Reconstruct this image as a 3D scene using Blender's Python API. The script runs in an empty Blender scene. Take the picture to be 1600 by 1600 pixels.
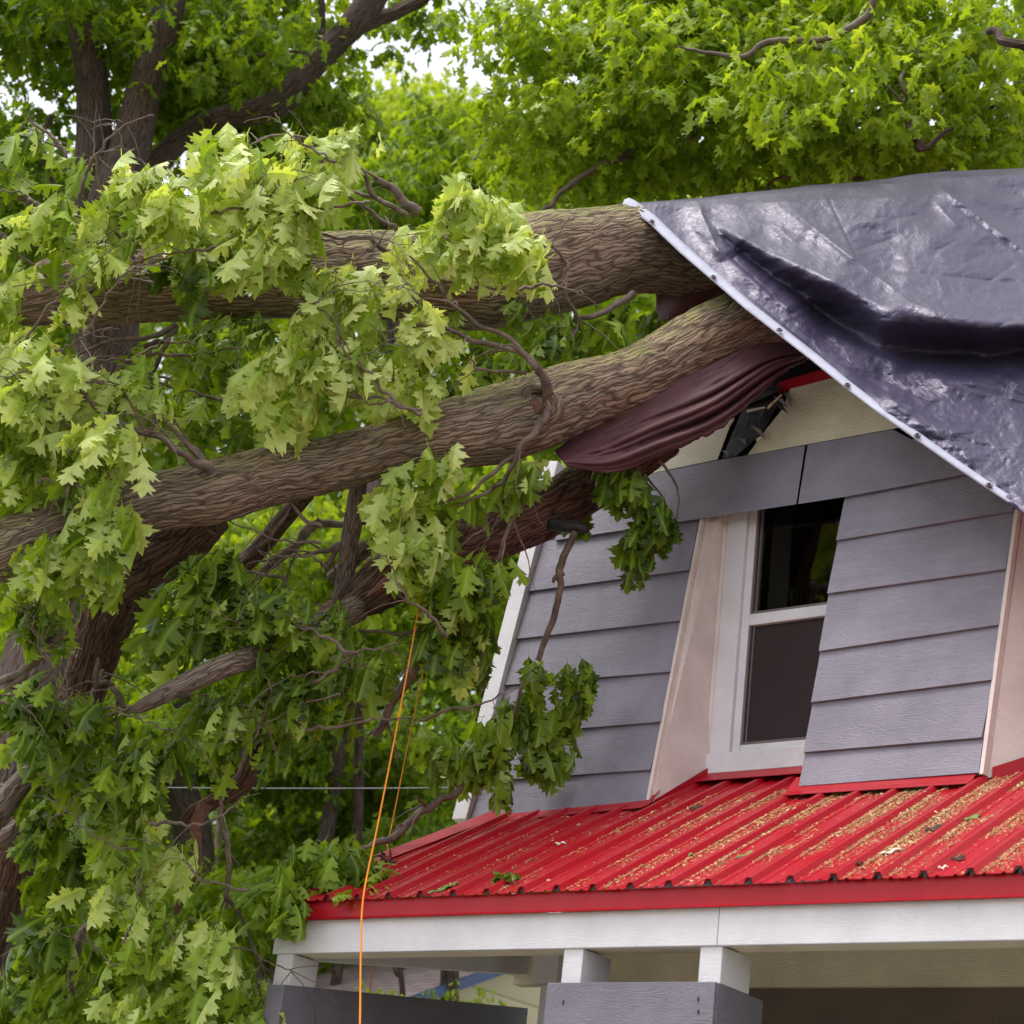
import bpy, math, random
import numpy as np
from mathutils import Vector
rng = np.random.default_rng(7); random.seed(7)
SC = bpy.context.scene
COL = SC.collection
# ------------------------------------------------------------------ camera
YAW, PITCH, ROLL, FPX = .690, .3958, .1267, 3059.0
CAM = np.array([6.6888, -6.7524, 1.5652])
cy, sy, cp, sp = math.cos(YAW), math.sin(YAW), math.cos(PITCH), math.sin(PITCH)
FW = np.array([-sy*cp, cy*cp, sp]); _r = np.array([cy, sy, 0]); _u = np.cross(_r, FW)
RT = math.cos(ROLL)*_r + math.sin(ROLL)*_u
UP = -math.sin(ROLL)*_r + math.cos(ROLL)*_u
camd = bpy.data.cameras.new("camera"); cam = bpy.data.objects.new("camera", camd); COL.objects.link(cam)
from mathutils import Matrix
cam.matrix_world = Matrix(((RT[0], UP[0], -FW[0], CAM[0]), (RT[1], UP[1], -FW[1], CAM[1]), (RT[2], UP[2], -FW[2], CAM[2]), (0, 0, 0, 1)))
camd.sensor_width = 36; camd.lens = FPX/1600*36; camd.clip_end = 2000; camd.clip_start = .1
camd.dof.use_dof = True; camd.dof.focus_distance = 9.8; camd.dof.aperture_fstop = 3.2
SC.camera = cam
# ------------------------------------------------------------------ world, sun, exposure
SUN_EL, SUN_AZ = math.radians(72), math.radians(215)     # azimuth from +Y, clockwise
w = bpy.data.worlds.new("World"); SC.world = w; w.use_nodes = True
nt = w.node_tree; nt.nodes.clear()
o = nt.nodes.new('ShaderNodeOutputWorld'); bg = nt.nodes.new('ShaderNodeBackground')
sk = nt.nodes.new('ShaderNodeTexSky'); sk.sky_type = 'NISHITA'; sk.sun_disc = False
sk.sun_elevation = SUN_EL; sk.sun_rotation = SUN_AZ; sk.dust_density = 2.5; sk.air_density = 1.0
hs = nt.nodes.new('ShaderNodeHueSaturation'); hs.inputs['Saturation'].default_value = .2
nt.links.new(sk.outputs[0], hs.inputs['Color']); nt.links.new(hs.outputs[0], bg.inputs[0]); nt.links.new(bg.outputs[0], o.inputs[0])
bg.inputs[1].default_value = .15
sd = bpy.data.lights.new("sun", 'SUN'); so = bpy.data.objects.new("sun", sd); COL.objects.link(so)
sd.energy = .9; sd.angle = math.radians(25); sd.color = (1, .95, .87)
dirv = Vector((math.sin(SUN_AZ)*math.cos(SUN_EL), math.cos(SUN_AZ)*math.cos(SUN_EL), math.sin(SUN_EL)))
so.rotation_euler = dirv.to_track_quat('Z', 'Y').to_euler()
SC.view_settings.view_transform = 'Standard'; SC.view_settings.look = 'None'
SC.view_settings.exposure = 1.25; SC.view_settings.gamma = 1
# ------------------------------------------------------------------ geometry helpers
def ray(x, y): return FW + RT*((x-800)/FPX) - UP*((y-800)/FPX)
def P(x, y, d): return CAM + ray(x, y)*d
def on(x, y, Q, N):
    d = ray(x, y); return CAM + d*(((np.array(Q)-CAM) @ np.array(N))/(d @ np.array(N)))
def onY(x, y, Y): return on(x, y, (0, Y, 0), (0, 1, 0))
def onU(x, y, X): return on(x, y, (X, 0, 0), (1, 0, 0))
def proj(p):
    d = np.array(p)-CAM; z = d @ FW
    return 800+FPX*(d @ RT)/z, 800-FPX*(d @ UP)/z, z

def obj(name, me, mat, parent=None, loc=None):
    o = bpy.data.objects.new(name, me); COL.objects.link(o)
    if mat is not None:
        for m in (mat if isinstance(mat, (list, tuple)) else [mat]): me.materials.append(m)
    if parent is not None: o.parent = parent
    if loc is not None: o.location = loc
    return o
def empty(name, label, cat, loc=(0, 0, 0), group=None):
    o = bpy.data.objects.new(name, None); COL.objects.link(o); o.empty_display_size = .1
    o['label'] = label; o['category'] = cat
    if group: o['group'] = group
    return o
def tag(o, label, cat, group=None):
    o['label'] = label; o['category'] = cat
    if group: o['group'] = group
    return o
def struct(o, kind='structure'): o['kind'] = kind; return o

class MB:
    """collects faces, links them as one mesh"""
    def __init__(s): s.v = []; s.f = []
    def poly(s, pts):
        n = len(s.v); s.v += [tuple(map(float, p)) for p in pts]; s.f.append(tuple(range(n, n+len(pts))))
    def hexa(s, a, b):
        """a: 4 pts, b: 4 matching pts"""
        n = len(s.v); s.v += [tuple(map(float, p)) for p in list(a)+list(b)]
        k = len(a)
        s.f.append(tuple(n+i for i in range(k))[::-1]); s.f.append(tuple(n+k+i for i in range(k)))
        for i in range(k): j = (i+1) % k; s.f.append((n+i, n+j, n+k+j, n+k+i))
    def box(s, x0, x1, y0, y1, z0, z1):
        s.hexa([(x0, y0, z0), (x1, y0, z0), (x1, y1, z0), (x0, y1, z0)], [(x0, y0, z1), (x1, y0, z1), (x1, y1, z1), (x0, y1, z1)])
    def slab(s, pts, off):
        off = np.array(off); s.hexa(pts, [np.array(p)+off for p in pts])
    def mesh(s, name, smooth=False):
        me = bpy.data.meshes.new(name); me.from_pydata(s.v, [], s.f); me.update()
        bmesh_fix(me)
        if smooth: me.polygons.foreach_set('use_smooth', [True]*len(me.polygons))
        return me
    def build(s, name, mat, parent=None, bevel=0, smooth=False):
        o = obj(name, s.mesh(name, smooth), mat, parent)
        if bevel:
            m = o.modifiers.new('bevel', 'BEVEL'); m.width = bevel; m.segments = 2; m.limit_method = 'ANGLE'
        return o
import bmesh
def bmesh_fix(me):
    b = bmesh.new(); b.from_mesh(me); bmesh.ops.recalc_face_normals(b, faces=b.faces); b.to_mesh(me); b.free()

def arr_mesh(name, V, F, uv=None, attrs=None, smooth=True):
    """V (n,3), F (m,k) numpy -> mesh"""
    me = bpy.data.meshes.new(name); n, (m, k) = len(V), F.shape
    me.vertices.add(n); me.vertices.foreach_set('co', np.ascontiguousarray(V, dtype=np.float32).ravel())
    me.loops.add(m*k); me.loops.foreach_set('vertex_index', np.ascontiguousarray(F, dtype=np.int32).ravel())
    me.polygons.add(m); me.polygons.foreach_set('loop_start', np.arange(0, m*k, k, dtype=np.int32))
    me.polygons.foreach_set('loop_total', np.full(m, k, dtype=np.int32))
    me.polygons.foreach_set('use_smooth', np.full(m, smooth))
    if uv is not None:
        l = me.uv_layers.new(name='UVMap'); l.data.foreach_set('uv', np.ascontiguousarray(uv[F.ravel()], dtype=np.float32).ravel())
    for kx, a in (attrs or {}).items():
        at = me.attributes.new(kx, 'FLOAT', 'POINT'); at.data.foreach_set('value', np.ascontiguousarray(a, dtype=np.float32))
    me.update(); me.validate(); return me

# numpy value noise
_tab = np.random.default_rng(3).random((256, 256))
def vn(x, y, perx=0):
    xi = np.floor(x).astype(int); yi = np.floor(y).astype(int); fx = x-xi; fy = y-yi
    fx = fx*fx*(3-2*fx); fy = fy*fy*(3-2*fy)
    px = (lambda a: a % perx) if perx else (lambda a: a)
    g = lambda a, b: _tab[px(a) % 256, b % 256]
    return (g(xi, yi)*(1-fx)+g(xi+1, yi)*fx)*(1-fy)+(g(xi, yi+1)*(1-fx)+g(xi+1, yi+1)*fx)*fy
def fbm(x, y, o=4):
    s = 0; a = .5
    for i in range(o): s = s+a*(vn(x*2**i+17*i, y*2**i+5*i)-.5)*2; a *= .5
    return s
def ridged(x, y, o=3):
    s = 0; a = .6
    for i in range(o): s = s+a*(1-2*np.abs(vn(x*2**i+31*i, y*2**i+9*i)-.5)*1.6); a *= .5
    return s
def smooth_poly(pts, n):
    """Catmull-Rom through rows of any width"""
    p = np.array(pts, float)
    if len(p) < 3: 
        t = np.linspace(0, 1, n)[:, None]; return p[0]*(1-t)+p[-1]*t
    q = np.vstack([2*p[0]-p[1], p, 2*p[-1]-p[-2]])
    t = np.linspace(0, len(p)-1-1e-6, n); i = t.astype(int); f = (t-i)[:, None]
    a, b, c, d = q[i], q[i+1], q[i+2], q[i+3]
    return .5*((2*b)+(-a+c)*f+(2*a-5*b+4*c-d)*f*f+(-a+3*b-3*c+d)*f**3)

# ------------------------------------------------------------------ materials
def newmat(name):
    m = bpy.data.materials.new(name); m.use_nodes = True; t = m.node_tree
    b = t.nodes['Principled BSDF']; return m, t, b
def N(t, typ, **k):
    n = t.nodes.new(typ)
    for a, v in k.items():
        if a.startswith('i_'):
            key = a[2:]; key = int(key) if key.isdigit() else key.replace('_', ' ')
            n.inputs[key].default_value = v
        else: setattr(n, a, v)
    return n
def ramp(t, fac, stops):
    r = N(t, 'ShaderNodeValToRGB'); e = r.color_ramp.elements
    while len(e) < len(stops): e.new(.5)
    for i, (p, c) in enumerate(stops): e[i].position = p; e[i].color = (*c, 1) if len(c) == 3 else c
    t.links.new(fac, r.inputs[0]); return r.outputs[0]
def mapping(t, coord, scale):
    tc = N(t, 'ShaderNodeTexCoord'); mp = N(t, 'ShaderNodeMapping'); mp.inputs['Scale'].default_value = scale
    t.links.new(tc.outputs[coord], mp.inputs[0]); return mp.outputs[0]
def mixc(t, f, a, b, mode='MIX'):
    n = N(t, 'ShaderNodeMix', data_type='RGBA', blend_type=mode)
    for s, v in ((n.inputs[0], f), (n.inputs[6], a), (n.inputs[7], b)):
        if isinstance(v, bpy.types.NodeSocket): t.links.new(v, s)
        elif isinstance(v, (int, float)): s.default_value = v
        else: s.default_value = (*v, 1)
    return n.outputs[2]
def bump(t, h, bsdf, strength=.5, dist=.01, prev=None):
    n = N(t, 'ShaderNodeBump', i_Strength=strength, i_Distance=dist); t.links.new(h, n.inputs['Height'])
    if prev is not None: t.links.new(prev, n.inputs['Normal'])
    if bsdf is not None: t.links.new(n.outputs[0], bsdf.inputs['Normal'])
    return n.outputs[0]
def noise(t, vec, scale, detail=4, rough=.55, dist=0):
    n = N(t, 'ShaderNodeTexNoise', i_Scale=scale, i_Detail=detail, i_Roughness=rough, i_Distortion=dist)
    if vec is not None: t.links.new(vec, n.inputs['Vector'])
    return n.outputs[0]

def painted_wood(name, col, rough=.55, grain=.5, dirt=.12):
    m, t, b = newmat(name)
    v = mapping(t, 'Object', (1.1, 1.1, 9))
    g = noise(t, v, 2.2, 3, .5, 1.2)
    wv = N(t, 'ShaderNodeMath', operation='MULTIPLY'); wv.inputs[1].default_value = 95; t.links.new(g, wv.inputs[0])
    sn = N(t, 'ShaderNodeMath', operation='SINE'); t.links.new(wv.outputs[0], sn.inputs[0])
    n2 = noise(t, mapping(t, 'Object', (3, 3, 60)), 6, 3)
    ad = N(t, 'ShaderNodeMath', operation='MULTIPLY_ADD'); ad.inputs[1].default_value = .4; t.links.new(n2, ad.inputs[0]); t.links.new(sn.outputs[0], ad.inputs[2])
    bump(t, ad.outputs[0], b, grain, .0022)
    d = noise(t, mapping(t, 'Object', (1, 1, 1)), 3.2, 6, .6)
    dk = tuple(c*(1-dirt*2.2) for c in col); lt = tuple(min(1, c*(1+dirt*.35)) for c in col)
    c1 = ramp(t, d, [(.3, dk), (.62, col), (.8, lt)])
    sp2 = noise(t, mapping(t, 'Object', (1, 1, 1)), 60, 2, .5)
    f = ramp(t, sp2, [(.24, (.55, .5, .45)), (.30, (1, 1, 1))])
    t.links.new(mixc(t, .6, c1, f, 'MULTIPLY'), b.inputs['Base Color'])
    b.inputs['Roughness'].default_value = rough; b.inputs['Specular IOR Level'].default_value = .35
    return m
M = {}
M['siding'] = painted_wood('siding_paint', (.240, .216, .272), .5, .3)
M['white'] = painted_wood('white_trim_paint', (.66, .63, .67), .5, .2, .08)
M['cream'] = painted_wood('cream_trim_paint', (.72, .64, .49), .5, .35, .1)
M['pinkwhite'] = painted_wood('reveal_paint', (.72, .60, .57), .55, .25, .10)
M['grey'] = painted_wood('grey_porch_paint', (.19, .175, .215), .5, .3, .12)
M['brownwall'] = painted_wood('brown_wall_paint', (.16, .12, .10), .6, .3, .1)

def bark(name, ridge, fiss, moss=.5, sc=1.0, red=0):
    m, t, b = newmat(name)
    uv = N(t, 'ShaderNodeUVMap')
    mp = N(t, 'ShaderNodeMapping'); mp.inputs['Scale'].default_value = (1, 1, 1); t.links.new(uv.outputs[0], mp.inputs[0])
    dn = N(t, 'ShaderNodeTexNoise', i_Scale=7*sc, i_Detail=4.); t.links.new(mp.outputs[0], dn.inputs['Vector'])
    vm = N(t, 'ShaderNodeVectorMath', operation='SCALE'); vm.inputs['Scale'].default_value = .065/sc; t.links.new(dn.outputs['Color'], vm.inputs[0])
    va = N(t, 'ShaderNodeVectorMath', operation='ADD'); t.links.new(mp.outputs[0], va.inputs[0]); t.links.new(vm.outputs[0], va.inputs[1])
    m2 = N(t, 'ShaderNodeMapping'); m2.inputs['Scale'].default_value = (50*sc, 4.6*sc, 1); t.links.new(va.outputs[0], m2.inputs[0])
    vo = N(t, 'ShaderNodeTexVoronoi', feature='DISTANCE_TO_EDGE', i_Scale=1.0); t.links.new(m2.outputs[0], vo.inputs['Vector'])
    m3 = N(t, 'ShaderNodeMapping'); m3.inputs['Scale'].default_value = (95*sc, 22*sc, 1); t.links.new(va.outputs[0], m3.inputs[0])
    vo2 = N(t, 'ShaderNodeTexNoise', i_Scale=1.0, i_Detail=5., i_Roughness=.65); t.links.new(m3.outputs[0], vo2.inputs['Vector'])
    h1 = ramp(t, vo.outputs['Distance'], [(0, (0, 0, 0)), (.12, (.5, .5, .5)), (.4, (1, 1, 1))])
    hh = mixc(t, .5, h1, vo2.outputs[0], 'MIX')
    bump(t, hh, b, 1.0, .020/sc)
    ob = mapping(t, 'Object', (1, 1, 1))
    n1 = noise(t, ob, 1.6, 5, .6); n3 = noise(t, ob, 9, 5, .65)
    base = mixc(t, n3, tuple(c*.65 for c in ridge), tuple(c*1.35 for c in ridge))
    base = mixc(t, ramp(t, n1, [(.4, (0, 0, 0)), (.7, (1, 1, 1))]), base, tuple(c*k for c, k in zip(ridge, (1.15, .95, .9))))
    if moss > 0:
        ge = N(t, 'ShaderNodeNewGeometry'); sx = N(t, 'ShaderNodeSeparateXYZ'); t.links.new(ge.outputs['Normal'], sx.inputs[0])
        ad = N(t, 'ShaderNodeMath', operation='MULTIPLY_ADD'); ad.inputs[1].default_value = .45; t.links.new(sx.outputs[2], ad.inputs[0]); t.links.new(noise(t, ob, 4.5, 6, .7), ad.inputs[2])
        f = ramp(t, ad.outputs[0], [(.55, (0, 0, 0)), (.85, (moss,)*3)])
        base = mixc(t, f, base, (.23, .22, .07))
        li = ramp(t, noise(t, ob, 13, 3, .6), [(.66, (0, 0, 0)), (.72, (.55, .55, .55))])
        base = mixc(t, li, base, (.27, .30, .23))
    hb = mixc(t, .35, h1, vo2.outputs[0])
    fz = ramp(t, hb, [(.18, (0, 0, 0)), (.55, (1, 1, 1))])
    t.links.new(mixc(t, fz, fiss, base), b.inputs['Base Color'])
    b.inputs['Roughness'].default_value = .85; b.inputs['Specular IOR Level'].default_value = .25
    return m
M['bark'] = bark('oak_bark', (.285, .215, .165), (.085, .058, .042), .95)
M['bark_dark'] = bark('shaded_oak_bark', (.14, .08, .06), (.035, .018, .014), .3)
M['bark_grey'] = bark('grey_oak_bark', (.21, .165, .145), (.06, .04, .03), .4, 1.6)
M['bark_far'] = bark('standing_oak_bark', (.13, .095, .085), (.04, .025, .02), .2, 1.0)
m, t, b = newmat('twig_bark'); M['twig'] = m
t.links.new(ramp(t, noise(t, mapping(t, 'Object', (1, 1, 1)), 14, 4, .6), [(.3, (.06, .035, .03)), (.6, (.16, .11, .085)), (.8, (.26, .22, .18))]), b.inputs['Base Color']); b.inputs['Roughness'].default_value = .7
bump(t, noise(t, mapping(t, 'Object', (1, 1, 1)), 90, 3), b, .5, .004)
m, t, b = newmat('stripped_wood'); M['rawwood'] = m
t.links.new(ramp(t, noise(t, mapping(t, 'Object', (8, 8, 8)), 6, 5, .7, 1), [(.3, (.07, .025, .018)), (.6, (.20, .08, .05)), (.8, (.34, .19, .11))]), b.inputs['Base Color']); b.inputs['Roughness'].default_value = .65
bump(t, noise(t, mapping(t, 'Object', (30, 30, 6)), 3, 5), b, .8, .012)

def leafmat(name, dark, mid, pale, trans=.35, rough=.42):
    m, t, b = newmat(name)
    a = N(t, 'ShaderNodeAttribute', attribute_name='tone'); la = N(t, 'ShaderNodeAttribute', attribute_name='rib')
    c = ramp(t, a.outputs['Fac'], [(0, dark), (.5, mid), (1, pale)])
    c = mixc(t, ramp(t, la.outputs['Fac'], [(0, (.35, .35, .35)), (.08, (0, 0, 0))]), c, tuple(min(1, x*1.7+.03) for x in mid))
    c = mixc(t, ramp(t, noise(t, mapping(t, 'Object', (1, 1, 1)), 22, 3, .6), [(.3, (0, 0, 0)), (.75, (.35, .35, .35))]), c, tuple(x*.6 for x in mid))
    t.links.new(c, b.inputs['Base Color']); b.inputs['Roughness'].default_value = rough; b.inputs['Specular IOR Level'].default_value = .38
    tr = N(t, 'ShaderNodeBsdfTranslucent'); t.links.new(mixc(t, 1, c, (1.45, 1.38, .42), 'MULTIPLY'), tr.inputs[0])
    mx = N(t, 'ShaderNodeMixShader', i_0=trans); t.links.new(b.outputs[0], mx.inputs[1]); t.links.new(tr.outputs[0], mx.inputs[2])
    t.links.new(mx.outputs[0], t.nodes['Material Output'].inputs['Surface']); return m
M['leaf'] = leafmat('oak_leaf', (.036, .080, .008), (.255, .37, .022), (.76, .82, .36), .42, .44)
M['leaf_far'] = leafmat('standing_oak_leaf', (.06, .12, .010), (.225, .33, .018), (.42, .52, .07), .55, .5)
M['leaf_lime'] = leafmat('lime_leaf', (.20, .30, .02), (.34, .44, .04), (.5, .56, .10), .5, .5)

def plain(name, col, rough=.5, spec=.5, metal=0, nz=0, nsc=20, bd=.003):
    m, t, b = newmat(name); b.inputs['Roughness'].default_value = rough; b.inputs['Specular IOR Level'].default_value = spec; b.inputs['Metallic'].default_value = metal
    v = mapping(t, 'Object', (1, 1, 1))
    n = noise(t, v, nsc, 5, .6)
    t.links.new(ramp(t, n, [(.3, tuple(c*(1-nz) for c in col)), (.7, tuple(min(1, c*(1+nz)) for c in col))]), b.inputs['Base Color'])
    bump(t, n, b, .4, bd); return m
# ------------------------------------------------------------------ tubes
def tube_arrays(path, radii, na, wob=0., seed=0, barkd=0.):
    """path (n,3), radii (n) -> V,F,UV,  UV in metres"""
    path = np.asarray(path); n = len(path)
    T = np.gradient(path, axis=0); T /= np.linalg.norm(T, axis=1)[:, None]
    ref = np.array([0, 0, 1.]) if abs(T[0, 2]) < .9 else np.array([1., 0, 0])
    A = np.zeros((n, 3)); a = np.cross(T[0], ref); a /= np.linalg.norm(a)
    for i in range(n):
        a = a-T[i]*(a @ T[i]); a /= np.linalg.norm(a); A[i] = a
    B = np.cross(T, A)
    s = np.concatenate([[0], np.cumsum(np.linalg.norm(np.diff(path, axis=0), axis=1))])
    th = np.linspace(0, 2*np.pi, na+1)
    TH, S = np.meshgrid(th, s); R = np.asarray(radii)[:, None]*np.ones_like(TH)
    rm = float(np.mean(radii)); per = max(3, int(round(2*np.pi*rm*3)))
    if wob:
        for o_, (am, fs) in enumerate(((1., 1.), (.5, 2.2))):
            R = R*(1+wob*am*2*(vn(TH/(2*np.pi)*per*fs//1*0+TH/(2*np.pi)*4*(o_+1), S*fs*1.6+seed*7.3, 4*(o_+1))-.5))
    if barkd:
        pc = max(8, int(round(2*np.pi*rm*26)))
        wx = TH/(2*np.pi)*pc
        jit = (vn(TH/(2*np.pi)*8, S*5+seed, 8)-.5)*3.0
        q = vn(wx+jit*0, (S*5.5+jit), pc)
        R = R-barkd*np.clip(1-np.abs(q-.5)*7, 0, 1)+barkd*.5*(vn(TH/(2*np.pi)*pc*2, S*30, pc*2)-.5)
    X = path[:, None, :]+R[..., None]*(np.cos(TH)[..., None]*A[:, None, :]+np.sin(TH)[..., None]*B[:, None, :])
    V = X.reshape(-1, 3); uv = np.stack([TH*rm, S], -1).reshape(-1, 2)
    i = np.arange(n-1)[:, None]*(na+1)+np.arange(na)[None, :]
    F = np.stack([i, i+1, i+na+2, i+na+1], -1).reshape(-1, 4)
    return V, F, uv
def tubes_mesh(name, lst, na=8, **kw):
    Vs, Fs, Us = [], [], []; k = 0
    for path, rad in lst:
        V, F, U = tube_arrays(path, rad, na, **kw); 
        # end caps as collapsed rings
        Vs.append(V); Fs.append(F+k); Us.append(U); k += len(V)
        for e, c in ((0, path[0]), (len(path)-1, path[-1])):
            ring = V[e*(na+1):(e+1)*(na+1)]; cc = np.repeat([c], na+1, 0)
            Vs += [ring, cc]; Us += [U[e*(na+1):(e+1)*(na+1)], U[e*(na+1):(e+1)*(na+1)]*.5]
            i = np.arange(na); f = np.stack([i, i+1, i+na+2, i+na+1], -1)
            Fs.append(f+k if e else f[:, ::-1]+k); k += 2*(na+1)
    return arr_mesh(name, np.vstack(Vs), np.vstack(Fs), np.vstack(Us))
def px_path(pts, n=None, jitter=0, seed=0):
    """pts rows (x, y, d, rpx) -> path, radii in metres"""
    r = np.random.default_rng(seed)
    n = n or max(6, len(pts)*6); q = smooth_poly(pts, n)
    path = np.array([P(a, b, c) for a, b, c, _ in q]); rad = np.maximum(q[:, 3]*q[:, 2]/FPX, .0012)
    if jitter:
        j = r.normal(0, 1, (n, 3)); 
        for _ in range(2): j[1:-1] = (j[:-2]+j[1:-1]*2+j[2:])/4
        j[0] = j[-1] = 0; path = path+j*jitter
    return path, rad

# ------------------------------------------------------------------ leaves
def leaf_template(variant, simple=False):
    """red oak leaf, unit length along +x, in xy, curved in z"""
    r = np.random.default_rng(100+variant)
    if simple:
        half = [(0, .01), (.2, .2), (.34, .1), (.5, .38), (.62, .14), (.82, .26), (.84, .09), (1, 0)]
    else:
        half = [(0, .008), (.06, .03), (.17, .20), (.20, .15), (.27, .24), (.31, .11), (.36, .13), (.44, .34), (.49, .27), (.58, .42), (.58, .27), (.64, .25), (.60, .13),
                (.68, .13), (.78, .30), (.80, .20), (.90, .24), (.84, .10), (.90, .09), (1.0, 0)]
    out = []; 
    for s in (1, -1):
        h = np.array(half, float); h[1:-1] += r.normal(0, .012, (len(h)-2, 2)); h[:, 1] *= s*(.92+.16*r.random()); out.append(h)
    V = []; F = []; rib = []
    nm = 9; mid = np.stack([np.linspace(0, 1, nm), np.zeros(nm)], 1)
    for k, h in enumerate(out):
        b0 = len(V)
        for p in mid: V.append(p); rib.append(0)
        b1 = len(V)
        for p in h: V.append(p); rib.append(abs(p[1]))
        # fan each outline edge to nearest midrib index of its inner x
        mi = [min(nm-1, max(0, int(round((min(h[i, 0], h[min(i+1, len(h)-1), 0])*.92)*(nm-1))))) for i in range(len(h))]
        for i in range(1, len(mi)): mi[i] = max(mi[i], mi[i-1])
        for i in range(len(h)-1):
            a, c = b1+i, b1+i+1; m0, m1 = b0+mi[i], b0+mi[i+1]
            F.append((a, c, m0) if k == 0 else (c, a, m0))
            if m1 != m0: F.append((c, m1, m0) if k == 0 else (m1, c, m0))
    # stalk
    b = len(V); V += [np.array([.02, .012]), np.array([.02, -.012]), np.array([-.2, -.008]), np.array([-.2, .008])]; rib += [0]*4
    F += [(b, b+1, b+2), (b, b+2, b+3)]
    V = np.array(V); x, y = V[:, 0], V[:, 1]
    fold = r.uniform(.15, .8); curl = r.uniform(.15, 1.15); tw = r.uniform(-.8, .8); edge = r.uniform(-.5, .3)
    z = -np.abs(y)*fold*.9 - edge*np.abs(y)**2*2 + .05*np.sin(x*9+r.random()*6)*np.abs(y)*4*r.uniform(.3, 1)
    yy = y*(1-.25*fold)
    ca, sa = np.cos(tw*x), np.sin(tw*x); yy, z = yy*ca-z*sa, yy*sa+z*ca
    # bend along x
    ang = curl*1.3*x; xb = np.where(np.abs(curl) > 1e-3, np.sin(ang)/(curl*1.3), x); zb = -(1-np.cos(ang))/(curl*1.3)
    X = xb+z*np.sin(ang); Z = zb+z*np.cos(ang)
    return np.stack([X, yy, Z], 1), np.array(F), np.array(rib)
TPL = [leaf_template(i) for i in range(12)]
TPS = [leaf_template(i, True) for i in range(4)]
def leaves_mesh(name, pos, ax, nrm, size, tone, simple=False, r=rng):
    tp = TPS if simple else TPL; var = r.integers(0, len(tp), len(pos)); Vs, Fs, Ts, Rs = [], [], [], []; k = 0
    ax = ax/np.linalg.norm(ax, axis=1)[:, None]; nrm = nrm-ax*(nrm*ax).sum(1)[:, None]; nrm /= np.linalg.norm(nrm, axis=1)[:, None]+1e-9
    bi = np.cross(nrm, ax)
    for v, (TV, TF, TR) in enumerate(tp):
        i = np.where(var == v)[0]
        if not len(i): continue
        W = (TV[None, :, 0, None]*ax[i][:, None]+TV[None, :, 1, None]*bi[i][:, None]+TV[None, :, 2, None]*nrm[i][:, None])*size[i][:, None, None]+pos[i][:, None]
        nv = len(TV); Vs.append(W.reshape(-1, 3)); Fs.append((TF[None]+(np.arange(len(i))*nv)[:, None, None]+k).reshape(-1, 3))
        Ts.append(np.repeat(tone[i], nv)); Rs.append(np.tile(TR, len(i))); k += len(i)*nv
    return arr_mesh(name, np.vstack(Vs), np.vstack(Fs), None, {'tone': np.concatenate(Ts), 'rib': np.concatenate(Rs)}, smooth=not simple)
LEFT = -RT
def whorls(centers, nper, size, tone, r, droop=1.0, bias=(0, 0, 0), spread=.8, tvar=.12, upface=.6):
    """leaf fans at twig tips"""
    n = len(centers); cnt = r.integers(max(2, nper-2), nper+3, n); idx = np.repeat(np.arange(n), cnt)
    m = len(idx); az = r.random(m)*2*np.pi
    rad = np.stack([np.cos(az), np.sin(az), np.zeros(m)], 1)
    dr = droop*r.uniform(.35, 1.5, m)
    ax = rad*spread*r.uniform(.5, 1.2, m)[:, None]-np.array([0, 0, 1])*dr[:, None]+np.array(bias)[None]
    ax /= np.linalg.norm(ax, axis=1)[:, None]
    nrm = rad*(.7)+np.array([0, 0, upface])+r.normal(0, .35, (m, 3))
    sz = size*r.uniform(.5, 1.25, m)
    pos = centers[idx]+r.normal(0, size*.16, (m, 3))+ax*sz[:, None]*.18
    tn = np.clip(np.asarray(tone)[idx] if np.ndim(tone) else tone + r.normal(0, tvar, m), 0, 1) if not np.ndim(tone) else np.clip(np.asarray(tone)[idx]+r.normal(0, tvar, m), 0, 1)
    return pos, ax, nrm, sz, tn

# ================================================================== SETTING
g = MB(); g.poly([(-900, -900, 0), (900, -900, 0), (900, 900, 0), (-900, 900, 0)])
struct(g.build('ground', plain('grass_ground', (.06, .09, .025), .9, .2, 0, .5, 3)))

g = MB(); g.poly([(-9, -16, .004), (16, -16, .004), (16, -.6, .004), (-9, -.6, .004)])
struct(g.build('bounce_sheet', plain('pale_bounce', (.30, .27, .22), .85, .3, 0, .15, 3)))  # unseen pale sheet, added to bounce light up under the porch
# ================================================================== HOUSE
house = empty('house', 'grey clapboard house with red metal porch roof struck by a fallen oak', 'house')
ZB = 3.1; WY0 = 1.27; WZ0 = 4.107; TN = .186
WQ = np.array([0, WY0, WZ0]); WN = np.array([0, 1, -TN]); WNn = WN/np.linalg.norm(WN)
def W(x, y, out=0.): return on(x, y, WQ-WNn*out, WN)
def wuz(u, z, out=0.):      # point on the wall plane
    return np.array([u, WY0+TN*(z-WZ0), z])-WNn*out
def board_panel(name, rows, mat, parent, th=.011, lap=.026):
    """rows: list of ((xl,yl),(xr,yr)) pixel lines, bottom to top: bottom edges of boards; last = top edge. boards overlap like clapboards"""
    m = MB(); m2 = MB()
    for i in range(len(rows)-1):
        (a, b), (c, d) = rows[i], rows[i+1]
        A, B = W(*a), W(*b); C_, D = W(*c), W(*d)
        topl, topr = C_+(C_-A)*.06, D+(D-B)*.06
        f = -WNn
        # thick at the bottom (proud), thin at the top
        m.hexa([A+f*lap, B+f*lap, topr+f*.008, topl+f*.008], [A+f*(lap-th), B+f*(lap-th), topr-f*.002, topl-f*.002])
    return m.build(name, mat, parent)
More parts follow.
